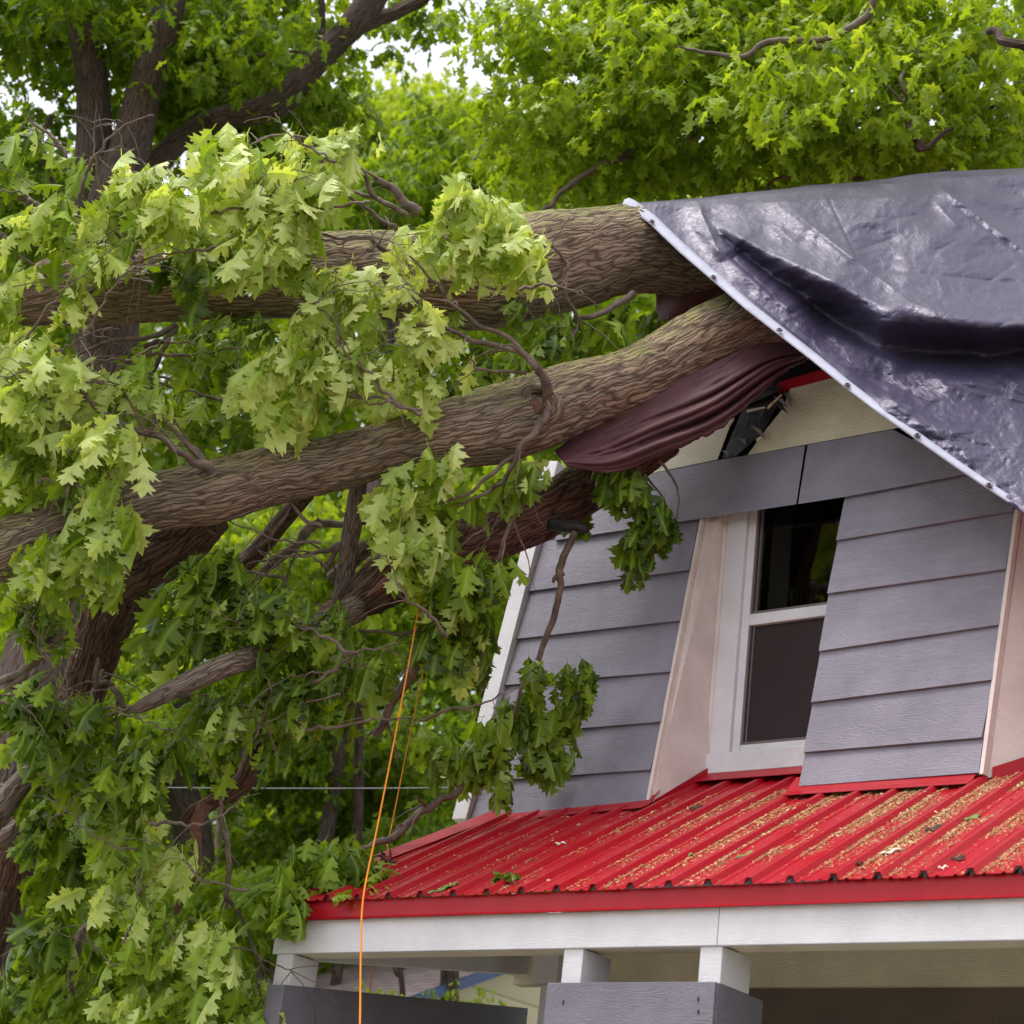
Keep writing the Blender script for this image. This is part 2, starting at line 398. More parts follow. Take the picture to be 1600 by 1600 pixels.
# left clapboard panel: (left px, right px) per line from the bottom up
Lrows = [((742, 1283), (1013, 1254)), ((781, 1222), (1020, 1206)), ((790, 1151), (1037, 1131)), ((800, 1073), (1051, 1053)), ((806, 1002), (1066, 973)), ((829, 927), (1080, 894)), ((846, 853), (1093, 814)), ((868, 778), (1106, 735))]
def extl(p, q, x):          # extend a row's left end onto the corner line
    return (x, p[1]+(p[1]-q[1])/(p[0]-q[0])*(x-p[0]))
edge = lambda y: 732+(835+22-732)*(1287-y)/(1287-820)
Lrows = [(extl(a, b, edge(a[1])), b) for a, b in Lrows]
Rrows = [((1252, 1232), (1533, 1211)), ((1259, 1179), (1537, 1156)), ((1271, 1101), (1553, 1066)), ((1283, 1021), (1564, 980)), ((1296, 931), (1575, 893)), ((1310, 848), (1586, 802)), ((1322, 775), (1500, 742)), ((1330, 705), (1500, 672))]
sp_l = board_panel('siding_panel', Lrows[:7], M['siding'], house); sp_l['label'] = 'left panel of grey clapboards beside the corner board'
sp_r = board_panel('siding_panel', Rrows[:6]+[((1322, 774), (1592, 796))][:0]+[((1322, 775), (1588, 727))], M['siding'], house); sp_r['label'] = 'right panel of grey clapboards between the windows'
# backing slabs (sheathing), panel-edge trim
back = MB()
def slab_px(mb, pts, o0, o1):
    mb.hexa([W(*p, out=o0) for p in pts], [W(*p, out=o1) for p in pts])
slab_px(back, [(735, 1284), (1012, 1256), (1097, 812), (850, 850)], -.001, -.09)
slab_px(back, [(1255, 1232), (1532, 1211), (1590, 790), (1322, 773)], -.001, -.09)
back.build('sheathing', M['pinkwhite'], house)
# trim strip seen on the right edges of the two panels (thickness of the mansard)
for (a, b) in (((1012, 1256), (1097, 812)), ((1533, 1213), (1588, 800))):
    A, B = W(*a), W(*b)
    r_ = np.array([.019, 0, 0])
    tr = MB(); tr.hexa([A-WNn*.022, A+r_-WNn*.022, A+r_+np.array([0, .42, .02]), A+np.array([0, .42, .02])], [B-WNn*.022, B+r_-WNn*.022, B+r_+np.array([0, .30, 0]), B+np.array([0, .30, 0])])
    tr.build('edge_trim', M['pinkwhite'], house)
# dark grey band above window, continuing under the tarp
bd = MB()
lowL, lowR = (852, 846), (1106, 809)
seam = (1250, 787)
f = -WNn
def band(mb, pts, o0, o1): mb.hexa([W(*p, out=o0) for p in pts], [W(*p, out=o1) for p in pts])
band(bd, [(868, 772), (868, 844), (1244, 788), (1258, 696), (1122, 719)], .012, .032)
band(bd, [(1247, 787.5), (1322, 776), (1600, 724), (1500, 727), (1395, 671), (1262, 695)], .012, .031)

bd.build('frieze_board', M['siding'], house)
# cream frieze pieces, split by a hole
cr = MB()
band(cr, [(868, 770), (1121, 718), (1150, 640), (1052, 600), (960, 640)], .006, .024)
band(cr, [(1168, 711), (1395, 670), (1410, 667), (1300, 578), (1262, 585), (1236, 602), (1222, 640), (1196, 672)], .006, .026)
cr.build('cream_board', M['cream'], house)
M['dark'] = plain('void_shade', (.012, .011, .012), .9, .2)  # near-black colour standing in for the shade of unlit hollows
M['felt'] = plain('black_roofing_felt', (.02, .018, .02), .55, .5, 0, .5, 30, .01)
hol = MB(); band(hol, [(1040, 760), (1300, 720), (1290, 575), (1262, 535), (1120, 540), (1040, 590)], -.03, -.07); hol.build('cavity_shade', M['dark'], house)  # solid slab behind the broken boards, interior shade put into its colour
ft = MB()
band(ft, [(1128, 716), (1150, 713), (1192, 676), (1226, 612), (1206, 600), (1160, 640)], .012, .022)
ft.hexa([W(1150, 640, .03), W(1215, 612, .06), W(1232, 596, .02), W(1170, 610, .01)], [W(1150, 640, .02), W(1215, 612, .05), W(1232, 596, .01), W(1170, 610, .0)])
ft.build('torn_felt', M['felt'], house)
for a, b_, c_ in (((1168, 645), (1196, 638), 5), ((1183, 690), (1190, 684), 4), ((1140, 668), (1148, 655), 4), ((1200, 640), (1222, 618), 3)):
    A = W(*a, out=.03); B = W(*b_, out=.05); z = np.array([0, 0, .012])
    sp_ = MB(); sp_.hexa([A, B, B+z*.4, A+z], [A-WNn*.01, B-WNn*.01, B+z*.4-WNn*.01, A+z-WNn*.01])
    sp_.build('wood_splinter', M['cream'], house)
M['red'] = None
rj = np.random.default_rng(12)
for k in range(9):
    x_ = 1128+rj.random()*100; y_ = 700-(x_-1128)*.95+rj.normal(0, 9); L_ = rj.uniform(14, 34); a_ = rj.uniform(.3, 2.2)
    A = W(x_, y_, .03); B = W(x_+L_*math.cos(a_), y_+L_*math.sin(a_), .03+rj.uniform(0, .08)); Cc = W(x_+L_*.5*math.cos(a_)+5, y_+L_*.5*math.sin(a_)-4, .05)
    sh_ = MB(); sh_.hexa([A, B, Cc], [A-WNn*.006, B-WNn*.004, Cc-WNn*.006]); sh_.build('torn_scrap', M['felt'] if k % 3 else M['brownwall'], house)
# corner board: front face and right return
cb = MB()
A0, A1, B0, B1 = W(715, 1287), W(737, 1287), W(834, 820), W(856, 820)
B0 = A0+(B0-A0)*1.22; B1 = A1+(B1-A1)*1.22
f = -WNn
cb.hexa([A0-WNn*-.0+f*.055, A1+f*.055, B1+f*.055, B0+f*.055], [A0-f*.12, A1-f*.12, B1-f*.12, B0-f*.12])
cb.build('corner_board', M['white'], house, bevel=.004)
# left flank of the mansard, behind the corner board
lf = MB(); L0 = A0+np.array([.012, .06, 0]); L1 = B0+np.array([.012, .06, 0])
lf.hexa([L0, L0+np.array([0, 5, 0]), L1+np.array([.2, 5, 0]), L1], [L0+np.array([.05, 0, 0]), L0+np.array([.05, 5, 0]), L1+np.array([.25, 5, 0]), L1+np.array([.05, 0, 0])])
lf.build('side_wall', M['siding'], house)

# window, vertical plane deep in the recess
WINY = 1.66
def Y(x, y, Yp=WINY): return onY(x, y, Yp)
uL = Y(1155, 1163)[0]-.0; zS = Y(1155, 1163)[2]; zM = Y(1169, 969)[2]; zT = Y(1187, 797)[2]+.15
uC = Y(1109, 1180)[0]+.01           # casing's left edge
uR = uL+.86
win = MB(); 
def fr(mb, u0, u1, z0, z1, yf, yb): mb.box(u0, u1, yf, yb, z0, z1)
window = bpy.data.objects.new('window', None); COL.objects.link(window); window.parent = house
cs = MB(); zsill = Y(1100, 1212)[2]
fr(cs, uC, uL-.045, zS-.045, zT+.1, WINY-.022, WINY+.05); fr(cs, uR+.045, uR+.18, zS-.045, zT+.1, WINY-.022, WINY+.05)
fr(cs, uC-.012, uR+.19, zsill, zS-.047, WINY-.030, WINY+.05)
cs.build('window_casing', M['white'], window, bevel=.003)
sh = MB()
fr(sh, uL-.045, uL-.0, zS-.045, zT, WINY+.004, WINY+.05); fr(sh, uR, uR+.045, zS-.045, zT, WINY+.004, WINY+.05)
fr(sh, uL, uR, zS-.045, zS-.002, WINY+.008, WINY+.05)
fr(sh, uL, uR, zM-.028, zM+.035, WINY+.006, WINY+.045)
sh.build('window_frame', M['white'], window, bevel=.003)
M['alu'] = plain('screen_track', (.13, .10, .10), .45, .5)
ins = MB(); 
for (z0, z1) in ((zS, zM-.03), (zM+.037, zT)):
    fr(ins, uL+.001, uL+.012, z0, z1, WINY+.012, WINY+.05); fr(ins, uL+.013, uR, z0, z0+.014, WINY+.014, WINY+.05); fr(ins, uL+.022, uL+.030, z0+.015, z1, WINY+.02, WINY+.05)
ins.build('window_track', M['alu'], window)
m, t, b = newmat('window_glass')
t.nodes.remove(b); gl = N(t, 'ShaderNodeBsdfGlossy', i_Roughness=.03, i_Color=(.9, .95, .9, 1)); tr2 = N(t, 'ShaderNodeBsdfTransparent', i_Color=(.5, .5, .5, 1)); fn = N(t, 'ShaderNodeFresnel', i_IOR=1.5)
mx = N(t, 'ShaderNodeMixShader'); t.links.new(fn.outputs[0], mx.inputs[0]); t.links.new(tr2.outputs[0], mx.inputs[1]); t.links.new(gl.outputs[0], mx.inputs[2]); t.links.new(mx.outputs[0], t.nodes['Material Output'].inputs[0])
M['glass'] = m
gp = MB(); fr(gp, uL, uR, zM+.03, zT, WINY+.036, WINY+.040); gp.build('glass_pane', M['glass'], window)
m, t, b = newmat('insect_screen'); v = mapping(t, 'Object', (1, 1, 1))
ck = N(t, 'ShaderNodeTexWave', i_Scale=95., wave_type='BANDS', bands_direction='X'); ck2 = N(t, 'ShaderNodeTexWave', i_Scale=95., bands_direction='Z'); t.links.new(v, ck.inputs[0]); t.links.new(v, ck2.inputs[0])
mxx = mixc(t, .5, ck.outputs[0], ck2.outputs[0])
t.links.new(mixc(t, noise(t, v, 2.5, 4), (.025, .018, .018), mixc(t, mxx, (.025, .018, .019), (.085, .065, .068))), b.inputs['Base Color']); b.inputs['Roughness'].default_value = .8; b.inputs['Specular IOR Level'].default_value = .12; M['screen'] = m
sc_ = MB(); fr(sc_, uL, uR, zS, zM-.03, WINY+.030, WINY+.034); sc_.build('insect_screen', M['screen'], window)
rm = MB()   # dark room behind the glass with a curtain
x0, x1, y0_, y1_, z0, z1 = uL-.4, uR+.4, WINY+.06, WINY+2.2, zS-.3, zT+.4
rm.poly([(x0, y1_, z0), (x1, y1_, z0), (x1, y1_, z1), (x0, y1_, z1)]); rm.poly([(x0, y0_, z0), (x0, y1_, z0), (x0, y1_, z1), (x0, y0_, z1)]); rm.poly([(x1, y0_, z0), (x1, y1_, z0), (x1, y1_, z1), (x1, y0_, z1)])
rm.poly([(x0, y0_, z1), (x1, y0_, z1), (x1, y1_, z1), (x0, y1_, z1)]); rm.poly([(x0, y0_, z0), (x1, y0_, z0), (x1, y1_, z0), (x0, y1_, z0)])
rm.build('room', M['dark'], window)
th = np.linspace(0, 1, 60); cu = []
V = []; 
for zz in np.linspace(zM, zT, 12):
    for q in th: V.append((uL+.05+q*.12, WINY+.10+.018*math.sin(q*38), zz))
V = np.array(V); i = np.arange(11)[:, None]*60+np.arange(59)[None]; F = np.stack([i, i+1, i+61, i+60], -1).reshape(-1, 4)
obj('curtain', arr_mesh('curtain', V, F), plain('curtain_cloth', (.5, .42, .38), .9, .2), window)
# cheek (left side of the recess), back wall round the window
ck_ = MB()
A = W(1015, 1253, .0); Bt = W(1100, 806, 0)
pL = [A+np.array([.022, .0, 0]), np.array([uC+.0, WINY-.002, zsill-.02]), np.array([uC+.0, WINY-.002, zT+.2]), Bt+np.array([.022, 0, .0])]
ck_.slab(pL, (-.02, .012, 0)); 
ck_.build('window_cheek', M['pinkwhite'], house)
ck2_ = MB()
for Xr, x_b, x_t in ((0, (1556, 1200), (1588, 870)),):
    A = W(1536, 1207); Bt = W(1592, 780)
    p0 = A+np.array([.02, .02, -.02]); p1 = Bt+np.array([.02, .02, 0])
    q0 = np.array([p0[0]+.32, WINY+.15, p0[2]+.22]); q1 = np.array([p1[0]+.2, WINY+.15, p1[2]])
    ck2_.slab([p0, q0, q1, p1], (-.02, .012, 0))
ck2_.build('window_cheek', M['pinkwhite'], house)
bk = MB(); bk.box(uR+.18, uR+.95, WINY+.02, WINY+.08, 4.1, 6.2); bk.box(q0[0], q0[0]+2, WINY+.12, WINY+.2, 4.2, 6.2)
bk.build('recess_wall', M['pinkwhite'], house)
# recess soffit under band
sf = MB(); a = W(1100, 808, .0); sf.box(a[0]-.1, 3.2, a[1]-.02, WINY+.1, a[2]-.0+.004, a[2]+.06)
# upper body of the house under the tarp (a simple closed roof body)
ub = MB(); zt = 6.2
ub.hexa([(0.6, 2.9, 6.2), (6.5, 2.9, 6.2), (6.5, 6.0, 6.2), (0.6, 6.0, 6.2)], [(1.2, 3.6, 7.0), (6.5, 3.6, 7.0), (6.5, 5.2, 7.0), (1.2, 5.2, 7.0)])
M['redmetal'] = None
def redmetal():
    m, t, b = newmat('red_painted_metal')
    v = mapping(t, 'Object', (1, 1, 1)); d = noise(t, v, 2.5, 5, .6); d2 = noise(t, mapping(t, 'Object', (1, .15, 1)), 30, 4, .6)
    c = mixc(t, ramp(t, d, [(.35, (0, 0, 0)), (.7, (.5, .5, .5))]), (.37, .003, .012), (.31, .008, .018))
    c = mixc(t, ramp(t, d2, [(.55, (0, 0, 0)), (.8, (.22, .22, .22))]), c, (.46, .06, .06))
    t.links.new(c, b.inputs['Base Color']); b.inputs['Roughness'].default_value = .34; b.inputs['Specular IOR Level'].default_value = .28
    t.links.new(ramp(t, d, [(.3, (.28,)*3), (.8, (.5,)*3)]), b.inputs['Roughness']); bump(t, noise(t, v, 5, 3), b, .15, .02)
    return m
M['red'] = redmetal()
ub.build('upper_roof', M['red'], house)
re = MB(); a, b_ = W(1215, 612, .03), W(1300, 590, .03)
re.hexa([a, b_, b_+np.array([0, 0, .07]), a+np.array([0, 0, .06])], [a+WNn*.1, b_+WNn*.1, b_+WNn*.1+np.array([0, 0, .07]), a+WNn*.1+np.array([0, 0, .06])]); re.build('rake_flashing', M['red'], house)

# ---------------- porch
porch = bpy.data.objects.new('porch', None); COL.objects.link(porch); porch.parent = house
RZ, RY = 3.338, -.045; SL = .585
XR = 6.2
def roofz(y): return RZ+SL*(y-RY)
# corrugated sheet: profile along u, strips clipped by the hip
u_ribs = [onY(x, yy, RY)[0] for x, yy in ((1015.4, 1386), (1176, 1380), (1237, 1379), (1351.8, 1377), (1477, 1373), (1543.7, 1368))]
PITCHR = .1905
u0r = onY(1234, 1380, RY)[0]
prof = [(0, .027), (.011, .027), (.024, .0), (.048, .0), (.053, .0065), (.062, .0065), (.067, .0), (.123, .0), (.128, .0065), (.137, .0065), (.142, .0), (.1665, .0), (.1795, .027)]
us, hsn = [], []
k0 = int((u0r+.1)/PITCHR)+1
u = u0r-k0*PITCHR
while u < XR:
    for a, h in prof: us.append(u+a); hsn.append(h)
    u += PITCHR
us = np.array(us); hsn = np.array(hsn); k = us > -.05; us, hsn = us[k], hsn[k]
_h = on(748, 1286, (0, RY, RZ), (0, -SL, 1)); HK = (_h[0]+.03)/(_h[1]-RY)
hip_u = lambda y: -.03+(y-RY)*HK
NY = 26; V = []; uu, hh = [], []
YB = 1.95
for j in range(NY):
    for i in range(len(us)):
        yend = min(YB, RY+max(us[i]+.03, .001)/HK)
        y = RY+(yend-RY)*j/(NY-1); V.append((us[i], y, roofz(y)+hsn[i]+.0015*math.sin(us[i]*9+y*5)))
V = np.array(V); n = len(us); i = np.arange(NY-1)[:, None]*n+np.arange(n-1)[None]; F = np.stack([i, i+1, i+n+1, i+n], -1).reshape(-1, 4)
ro = obj('porch_roof', arr_mesh('porch_roof', V, F, smooth=False), M['red'], porch)
md = ro.modifiers.new('thick', 'SOLIDIFY'); md.thickness = .0012
# closures: dark rib ends
foam = plain('foam_closure', (.04, .03, .03), .8, .2)
for q in np.arange(u0r-k0*PITCHR, XR, PITCHR):
    if q < .0: continue
    dm = MB(); dm.hexa([(q-.004, RY+.006, RZ+.0005), (q+.016, RY+.006, RZ+.0005), (q+.010, RY+.006, RZ+.018), (q+.001, RY+.006, RZ+.018)], [(q-.008, RY+.02, RZ+.0005+.012), (q+.021, RY+.02, RZ+.012), (q+.012, RY+.02, RZ+.035), (q+.000, RY+.02, RZ+.035)])
    dm.build('rib_closure', foam, porch)
de = MB()  # drip edge
de.box(-.03, XR, RY+.026, RY+.032, RZ-.074, RZ+.004)
de.hexa([(-.04, RY+.026, RZ-.074), (XR, RY+.026, RZ-.074), (XR, RY+.012, RZ-.084), (-.04, RY+.012, RZ-.084)], [(-.04, RY+.030, RZ-.074), (XR, RY+.030, RZ-.074), (XR, RY+.014, RZ-.087), (-.04, RY+.014, RZ-.087)])
de.build('drip_edge', M['red'], porch)
# hip cap
hc = MB(); yy = np.linspace(RY, 1.32, 2)
for (s0, s1, h0, h1) in ((-.085, 0, .0, .040), (0, .075, .040, .012)):
    p = [(hip_u(yy[0])+s0, yy[0]-.01, roofz(yy[0])+h0), (hip_u(yy[0])+s1, yy[0]-.01, roofz(yy[0])+h1), (hip_u(yy[1])+s1, yy[1], roofz(yy[1])+h1), (hip_u(yy[1])+s0, yy[1], roofz(yy[1])+h0)]
    hc.slab(p, (0, 0, -.003))
hc.build('hip_cap', M['red'], porch)
# left porch slope (hidden from here) closes the hip
ls = MB(); ls.slab([(-.06, RY, RZ-.0), (hip_u(1.1)-.08, 1.12, roofz(1.12)), (-.05, 3.2, roofz(1.1)), (-.95, 3.2, RZ-.0), (-.3, 1.1, RZ)], (0, 0, -.02)); 
# base flashings
fl = MB()
def flash(mb, p0, p1, w_=.055, drop=.004):
    A, B = W(*p0, out=.045), W(*p1, out=.045)
    d = np.array([0, -w_, -w_*SL]); upv = np.array([0, .09, .09*SL+.045])
    mb.slab([A, B, B+d, A+d], (0, 0, -.003)); mb.slab([A, B, B+upv, A+upv], (0, 0, -.003))
flash(fl, (752, 1281), (1014, 1256)); 
flash(fl, (1228, 1237), (1520, 1218))
a = np.array([uC-.02, WINY-.04, zsill-.008]); b2 = np.array([uR+.2, WINY-.04, zsill-.008]); d = np.array([0, -.075, -.055])
fl.slab([a, b2, b2+d, a+d], (0, 0, -.003)); fl.slab([a, b2, b2+np.array([0, .05, .03]), a+np.array([0, .05, .03])], (0, 0, -.003))
A = W(1012, 1256); fl.slab([A+np.array([.03, .01, .02]), np.array([uC, WINY-.03, zsill+.03]), np.array([uC, WINY-.03, zsill-.1]), A+np.array([.03, .01, -.05])], (.006, -.004, 0))
p0 = W(1536, 1207)+np.array([.03, .03, 0]); fl.slab([p0+np.array([0, 0, .03]), p0+np.array([.33, .32, .25]), p0+np.array([.33, .32, .1]), p0+np.array([0, 0, -.06])], (.006, -.006, 0))
fl.build('flashing', M['red'], porch)
dk = MB()    # shadow gap strip under flashings
# fascia boards
fa = MB(); fz0, fz1 = 3.103, 3.258
usm = onY(1122, 1450, 0)[0]
fa.box(-.01, usm-.002, 0, .03, fz0, fz1); fa.build('fascia_board', M['white'], porch, bevel=.003)
fb = MB(); fb.box(usm+.002, XR, -.002, .03, fz0-.001, fz1); fb.build('fascia_board', M['white'], porch, bevel=.003)
YBK, zbk = onU(831, 1523, .12)[1:]; zck = zbk+(fz1-fz0)
bm_ = MB(); bm_.box(-.01, XR, .031, .16, fz0+.006, fz1); bm_.build('beam', M['cream'], porch)
bs = MB(); bs.hexa([(-.01, .161, fz0+.001), (.12, .161, fz0+.001), (.12, YBK, zbk), (-.01, YBK, zbk)], [(-.01, .161, fz1), (.12, .161, fz1), (.12, YBK, zck), (-.01, YBK, zck)]); bs.build('side_beam', M['white'], porch)
cl = MB(); cl.hexa([(-.2, .161, fz1+.002), (XR, .161, fz1+.002), (XR, YBK+.2, zck+.04), (-.2, YBK+.2, zck+.04)], [(-.2, .161, fz1+.03), (XR, .161, fz1+.03), (XR, YBK+.2, zck+.07), (-.2, YBK+.2, zck+.07)]); cl.build('porch_ceiling', M['cream'], porch)
# rear wall of the porch: cream frieze over brown wall
zc = onY(1400, 1543.5, YBK)[2]; 
px_l = onY(957, 1520, YBK)[0]
rw = MB(); rw.box(.02, 1.1, YBK-.03, YBK+.05, zc+.02, zck+.03); rw.box(1.102, XR-2.5, YBK-.032, YBK+.05, zc, zck+.03); rw.box(XR-2.497, XR, YBK-.031, YBK+.05, zc, zck+.03); rw.build('rear_frieze', M['cream'], porch)
ul = onY(870, 1560, YBK)[0]
rb = MB(); rb.box(ul, XR, YBK+.0, YBK+.08, 0, zc+.03); rb.build('rear_wall', M['brownwall'], porch)
# columns: front face px edges, side px edge
def column(xa, xb, xc, ytop, z0, name='column'):
    a = onY(xa, ytop, .012); b_ = onY(xb, ytop, .012); c = onU(xc, ytop, b_[0])
    m_ = MB(); m_.box(a[0], b_[0], .012, c[1], z0, fz0-.0005+.006*0); return m_.build(name, M['white'], porch, bevel=.003), (a[0], b_[0], c[1])
kz = onY(990, 1534.5, -.02)[2]      # top of the knee walls
kzl = onY(430, 1538.6, -.02)[2]
column(432, 457, 499, 1500, kzl); column(880, 910, 955, 1500, kz); column(1093, 1127.5, 1174, 1500, kz)
rp = onY(850, 1505, YBK-.2)
k1 = MB(); a = onY(855, 1537, -.02); b_ = onY(1118.5, 1534, -.02); c = onU(1194, 1545, b_[0])
k1.box(a[0], b_[0]-.002, -.02, .0, .85, kz-.0); k1.box(a[0], b_[0], .001, c[1], .85, kz-.002)
k1.build('knee_wall', M['grey'], porch, bevel=.003)
rust = plain('rust', (.05, .02, .015), .8)
for (x, y) in ((1091, 1561), (1091, 1581), (880, 1566)):
    q = onY(x, y, -.022); nl = MB(); nl.box(q[0]-.003, q[0]+.003, -.024, -.019, q[2]-.008, q[2]+.008); nl.build('nail_stain', rust, porch)
k2 = MB(); a = onY(418, 1540, -.02); b_ = onY(444, 1540, -.02); zz = kzl
zk2 = onU(840, 1580, b_[0])[2]; k2.hexa([(a[0], -.02, .85), (b_[0], -.02, .85), (b_[0], YBK, .85), (a[0], YBK, .85)], [(a[0], -.02, zz), (b_[0], -.02, zz), (b_[0], YBK, zk2), (a[0], YBK, zk2)]); k2.build('knee_wall', M['grey'], porch, bevel=.003)
# rear corner post with small bracket
rp0 = onY(838, 1500, YBK-.35)[0]; rp1 = onY(868, 1500, YBK-.35)[0]
rq = MB(); rq.box(rp0-.02, rp1+.02, YBK-.35, YBK-.2, onY(850, 1537, YBK-.35)[2], zck-.05); rq.box(rp0+.04, rp1, YBK-.34, YBK-.22, .85, onY(850, 1537, YBK-.35)[2]-.002); rq.build('rear_post', M['white'], porch, bevel=.003)
# deck and lower side of the porch (below the frame)
dk = MB(); dk.box(-.1, XR, -.05, YBK+.1, .75, .85); dk.build('deck', M['grey'], porch)

# ================================================================== TARP
edge_px = np.array([(968, 319), (985, 326), (1015, 348), (1063, 394), (1113, 437), (1165, 482), (1215, 521), (1268, 562), (1322, 606), (1376, 647), (1430, 685), (1488, 726), (1543, 763), (1600, 801), (1700, 868), (1800, 935)], float)
top_px = np.array([(968, 319), (1040, 314), (1100, 309), (1150, 303), (1190, 299), (1230, 295), (1262, 290), (1310, 287), (1350, 284), (1385, 280), (1425, 273), (1480, 268), (1530, 266), (1600, 263), (1700, 262), (1800, 262)], float)
T0, T1, T2 = P(968, 319, 11.35), P(1600, 802, 8.98), P(1600, 263, 12.3)
TNr = np.cross(T1-T0, T2-T0); TNr /= np.linalg.norm(TNr)
if TNr @ (CAM-T0) < 0: TNr = -TNr
def interp(xs, tab):
    gx = np.arange(1000, 1900, 4.); gy = np.interp(gx, [p[0] for p in tab], [p[1] for p in tab]); kk = np.hanning(9); kk /= kk.sum()
    gy2 = np.convolve(np.pad(gy, 4, 'edge'), kk, 'valid'); return np.interp(xs, gx, gy2)
fold_u = [(1095, 330), (1119, 349), (1150, 366), (1194, 390), (1235, 408), (1275, 425), (1310, 444), (1345, 462), (1380, 478), (1397, 479), (1415, 470), (1450, 482), (1490, 493), (1532, 502), (1600, 506), (1800, 520)]
fold_l = [(1095, 331), (1113, 358), (1150, 388), (1200, 428), (1250, 462), (1300, 502), (1340, 530), (1380, 557), (1415, 560), (1450, 560), (1500, 553), (1550, 558), (1600, 548), (1800, 560)]
def tarp_h(x, y):
    sm = lambda a: np.clip(a, 0, 1)**2*(3-2*np.clip(a, 0, 1))
    yu = interp(x, fold_u); yl = interp(x, fold_l)+2
    on_ = sm((x-1100)/60)
    A = (.12+.22*sm((x-1150)/180))*on_; B = (.10+.22*sm((x-1150)/200))*on_
    up = A*np.exp(-np.clip(yu-y, 0, None)/85.)
    lo = -B*np.exp(-np.clip(y-yl, 0, None)/60.)
    q = sm((y-yu)/np.maximum(yl-yu, 4)); mid = A*(1-q)-B*q
    h = np.where(y < yu, up, np.where(y > yl, lo, mid))
    def seg(ax, ay, bx, by, wd, amp, sharp=1.):
        L = math.hypot(bx-ax, by-ay); t_ = ((x-ax)*(bx-ax)+(y-ay)*(by-ay))/L; d = ((x-ax)*(by-ay)-(y-ay)*(bx-ax))/L
        tt = sm(t_/(L*.25)+.2)*sm((L-t_)/(L*.25)+.2)
        return amp*1.7*tt*np.exp(-np.abs(d/wd)**sharp)
    h = h+seg(1088, 315, 1130, 410, 16, .05, 1.2)+seg(1120, 400, 1300, 530, 24, .06, 1.4)+seg(1290, 520, 1420, 575, 18, .05, 1.4)
    h = h+seg(1195, 300, 1420, 470, 9, .022, 1.)+seg(1200, 300, 1345, 420, 30, .03, 2)
    h = h+seg(1455, 283, 1610, 400, 13, .055, 1.)+seg(1425, 268, 1640, 335, 26, -.07, 1.6)+seg(1490, 300, 1700, 345, 16, .06, 1.5)
    h = h+seg(1460, 315, 1500, 360, 10, .03, 1.)+seg(1380, 290, 1470, 380, 30, .03, 1.6)
    h = h+seg(1340, 417, 1610, 445, 12, -.012, 1.)+seg(1190, 430, 1330, 395, 9, .012, 1.)
    h = h+seg(1300, 640, 1640, 700, 30, .04, 2)+seg(1330, 590, 1640, 640, 24, -.04, 2)+seg(1180, 470, 1600, 780, 18, .02, 1.5)
    for (ax_, ay_, bx_, by_) in ((1340, 418, 1620, 447), (1345, 416, 1415, 404), (1290, 300, 1345, 416), (1200, 303, 1345, 416), (1460, 395, 1500, 372), (1490, 420, 1535, 398), (1530, 450, 1590, 410), (1385, 345, 1440, 335), (1300, 345, 1390, 340), (1480, 315, 1600, 400), (1540, 520, 1600, 490), (1330, 395, 1400, 372), (1420, 680, 1560, 700), (1300, 560, 1400, 620), (1480, 600, 1640, 625), (1370, 590, 1480, 640), (1160, 455, 1290, 560), (1135, 395, 1215, 470)):
        h = h+seg(ax_, ay_, bx_, by_, 3.2, -.009, 1.2)+seg(ax_, ay_+7, bx_, by_+7, 6, .006, 1.6)
    # crumples
    wx, wy = x+14*fbm(x/60, y/60), y+14*fbm(x/60+9, y/60+4)
    c1 = ridged(wx/75, wy/38, 4); c2 = ridged((wx+wy)/60+7, (wy-wx)/95, 4); c3 = ridged(wx/22, wy/13, 3)
    amp = .010+.007*np.exp(-((y-(yl+40))/45.)**2)*on_+.004*sm((y-540)/100)
    h = h+amp*2.6*(c1+c2*.8)+.003*c3+.26*fbm(x/210, y/85, 2)+.008*ridged((wx-wy*.5)/34, (wy+wx*.4)/16, 3)*np.clip(fbm(x/90+3, y/60+8, 2)+.5, 0, 1)
    return h
NS, NTt = 430, 560
s = np.linspace(0, 1, NS); t_ = np.linspace(0, 1, NTt)
se = s**1.0
EX = np.interp(se, np.linspace(0, 1, len(edge_px)), edge_px[:, 0]); EY = np.interp(se, np.linspace(0, 1, len(edge_px)), edge_px[:, 1])
V = np.zeros((NS, NTt, 3)); UVt = np.zeros((NS, NTt, 2)); EDG = np.zeros((NS, NTt))
for i in range(NS):
    yR = 262+(1100-262)*s[i]; xR = 1800
    tx = t_**1.25
    X = EX[i]+(xR-EX[i])*tx+(0 if s[i] > 0 else 0); Yc = EY[i]+(yR-EY[i])*tx
    # blend to the drawn ridge line at the top
    topl = np.interp(X, top_px[:, 0], top_px[:, 1]); lin = EY[0]+(262-EY[0])*tx
    Yc = Yc+(topl-lin)*(1-s[i])**3
    rr = FW[None]+RT[None]*((X-800)/FPX)[:, None]-UP[None]*((Yc-800)/FPX)[:, None]
    d = ((T0-CAM) @ TNr)/(rr @ TNr); base = CAM+rr*d[:, None]
    hh = tarp_h(X, Yc); fade = np.clip(s[i]/.06, 0, 1); ef = np.clip((X-EX[i])/60, 0, 1)
    hh = hh*(.15+.85*fade)*(.12+.88*ef)
    # roll over the ridge
    hh = hh-.25*np.clip(1-s[i]/.02, 0, 1)**2
    V[i] = CAM+rr*(d-hh)[:, None]; UVt[i, :, 0] = X/300; UVt[i, :, 1] = Yc/300
n = NTt; i = np.arange(NS-1)[:, None]*n+np.arange(n-1)[None]; F = np.stack([i, i+1, i+n+1, i+n], -1).reshape(-1, 4)
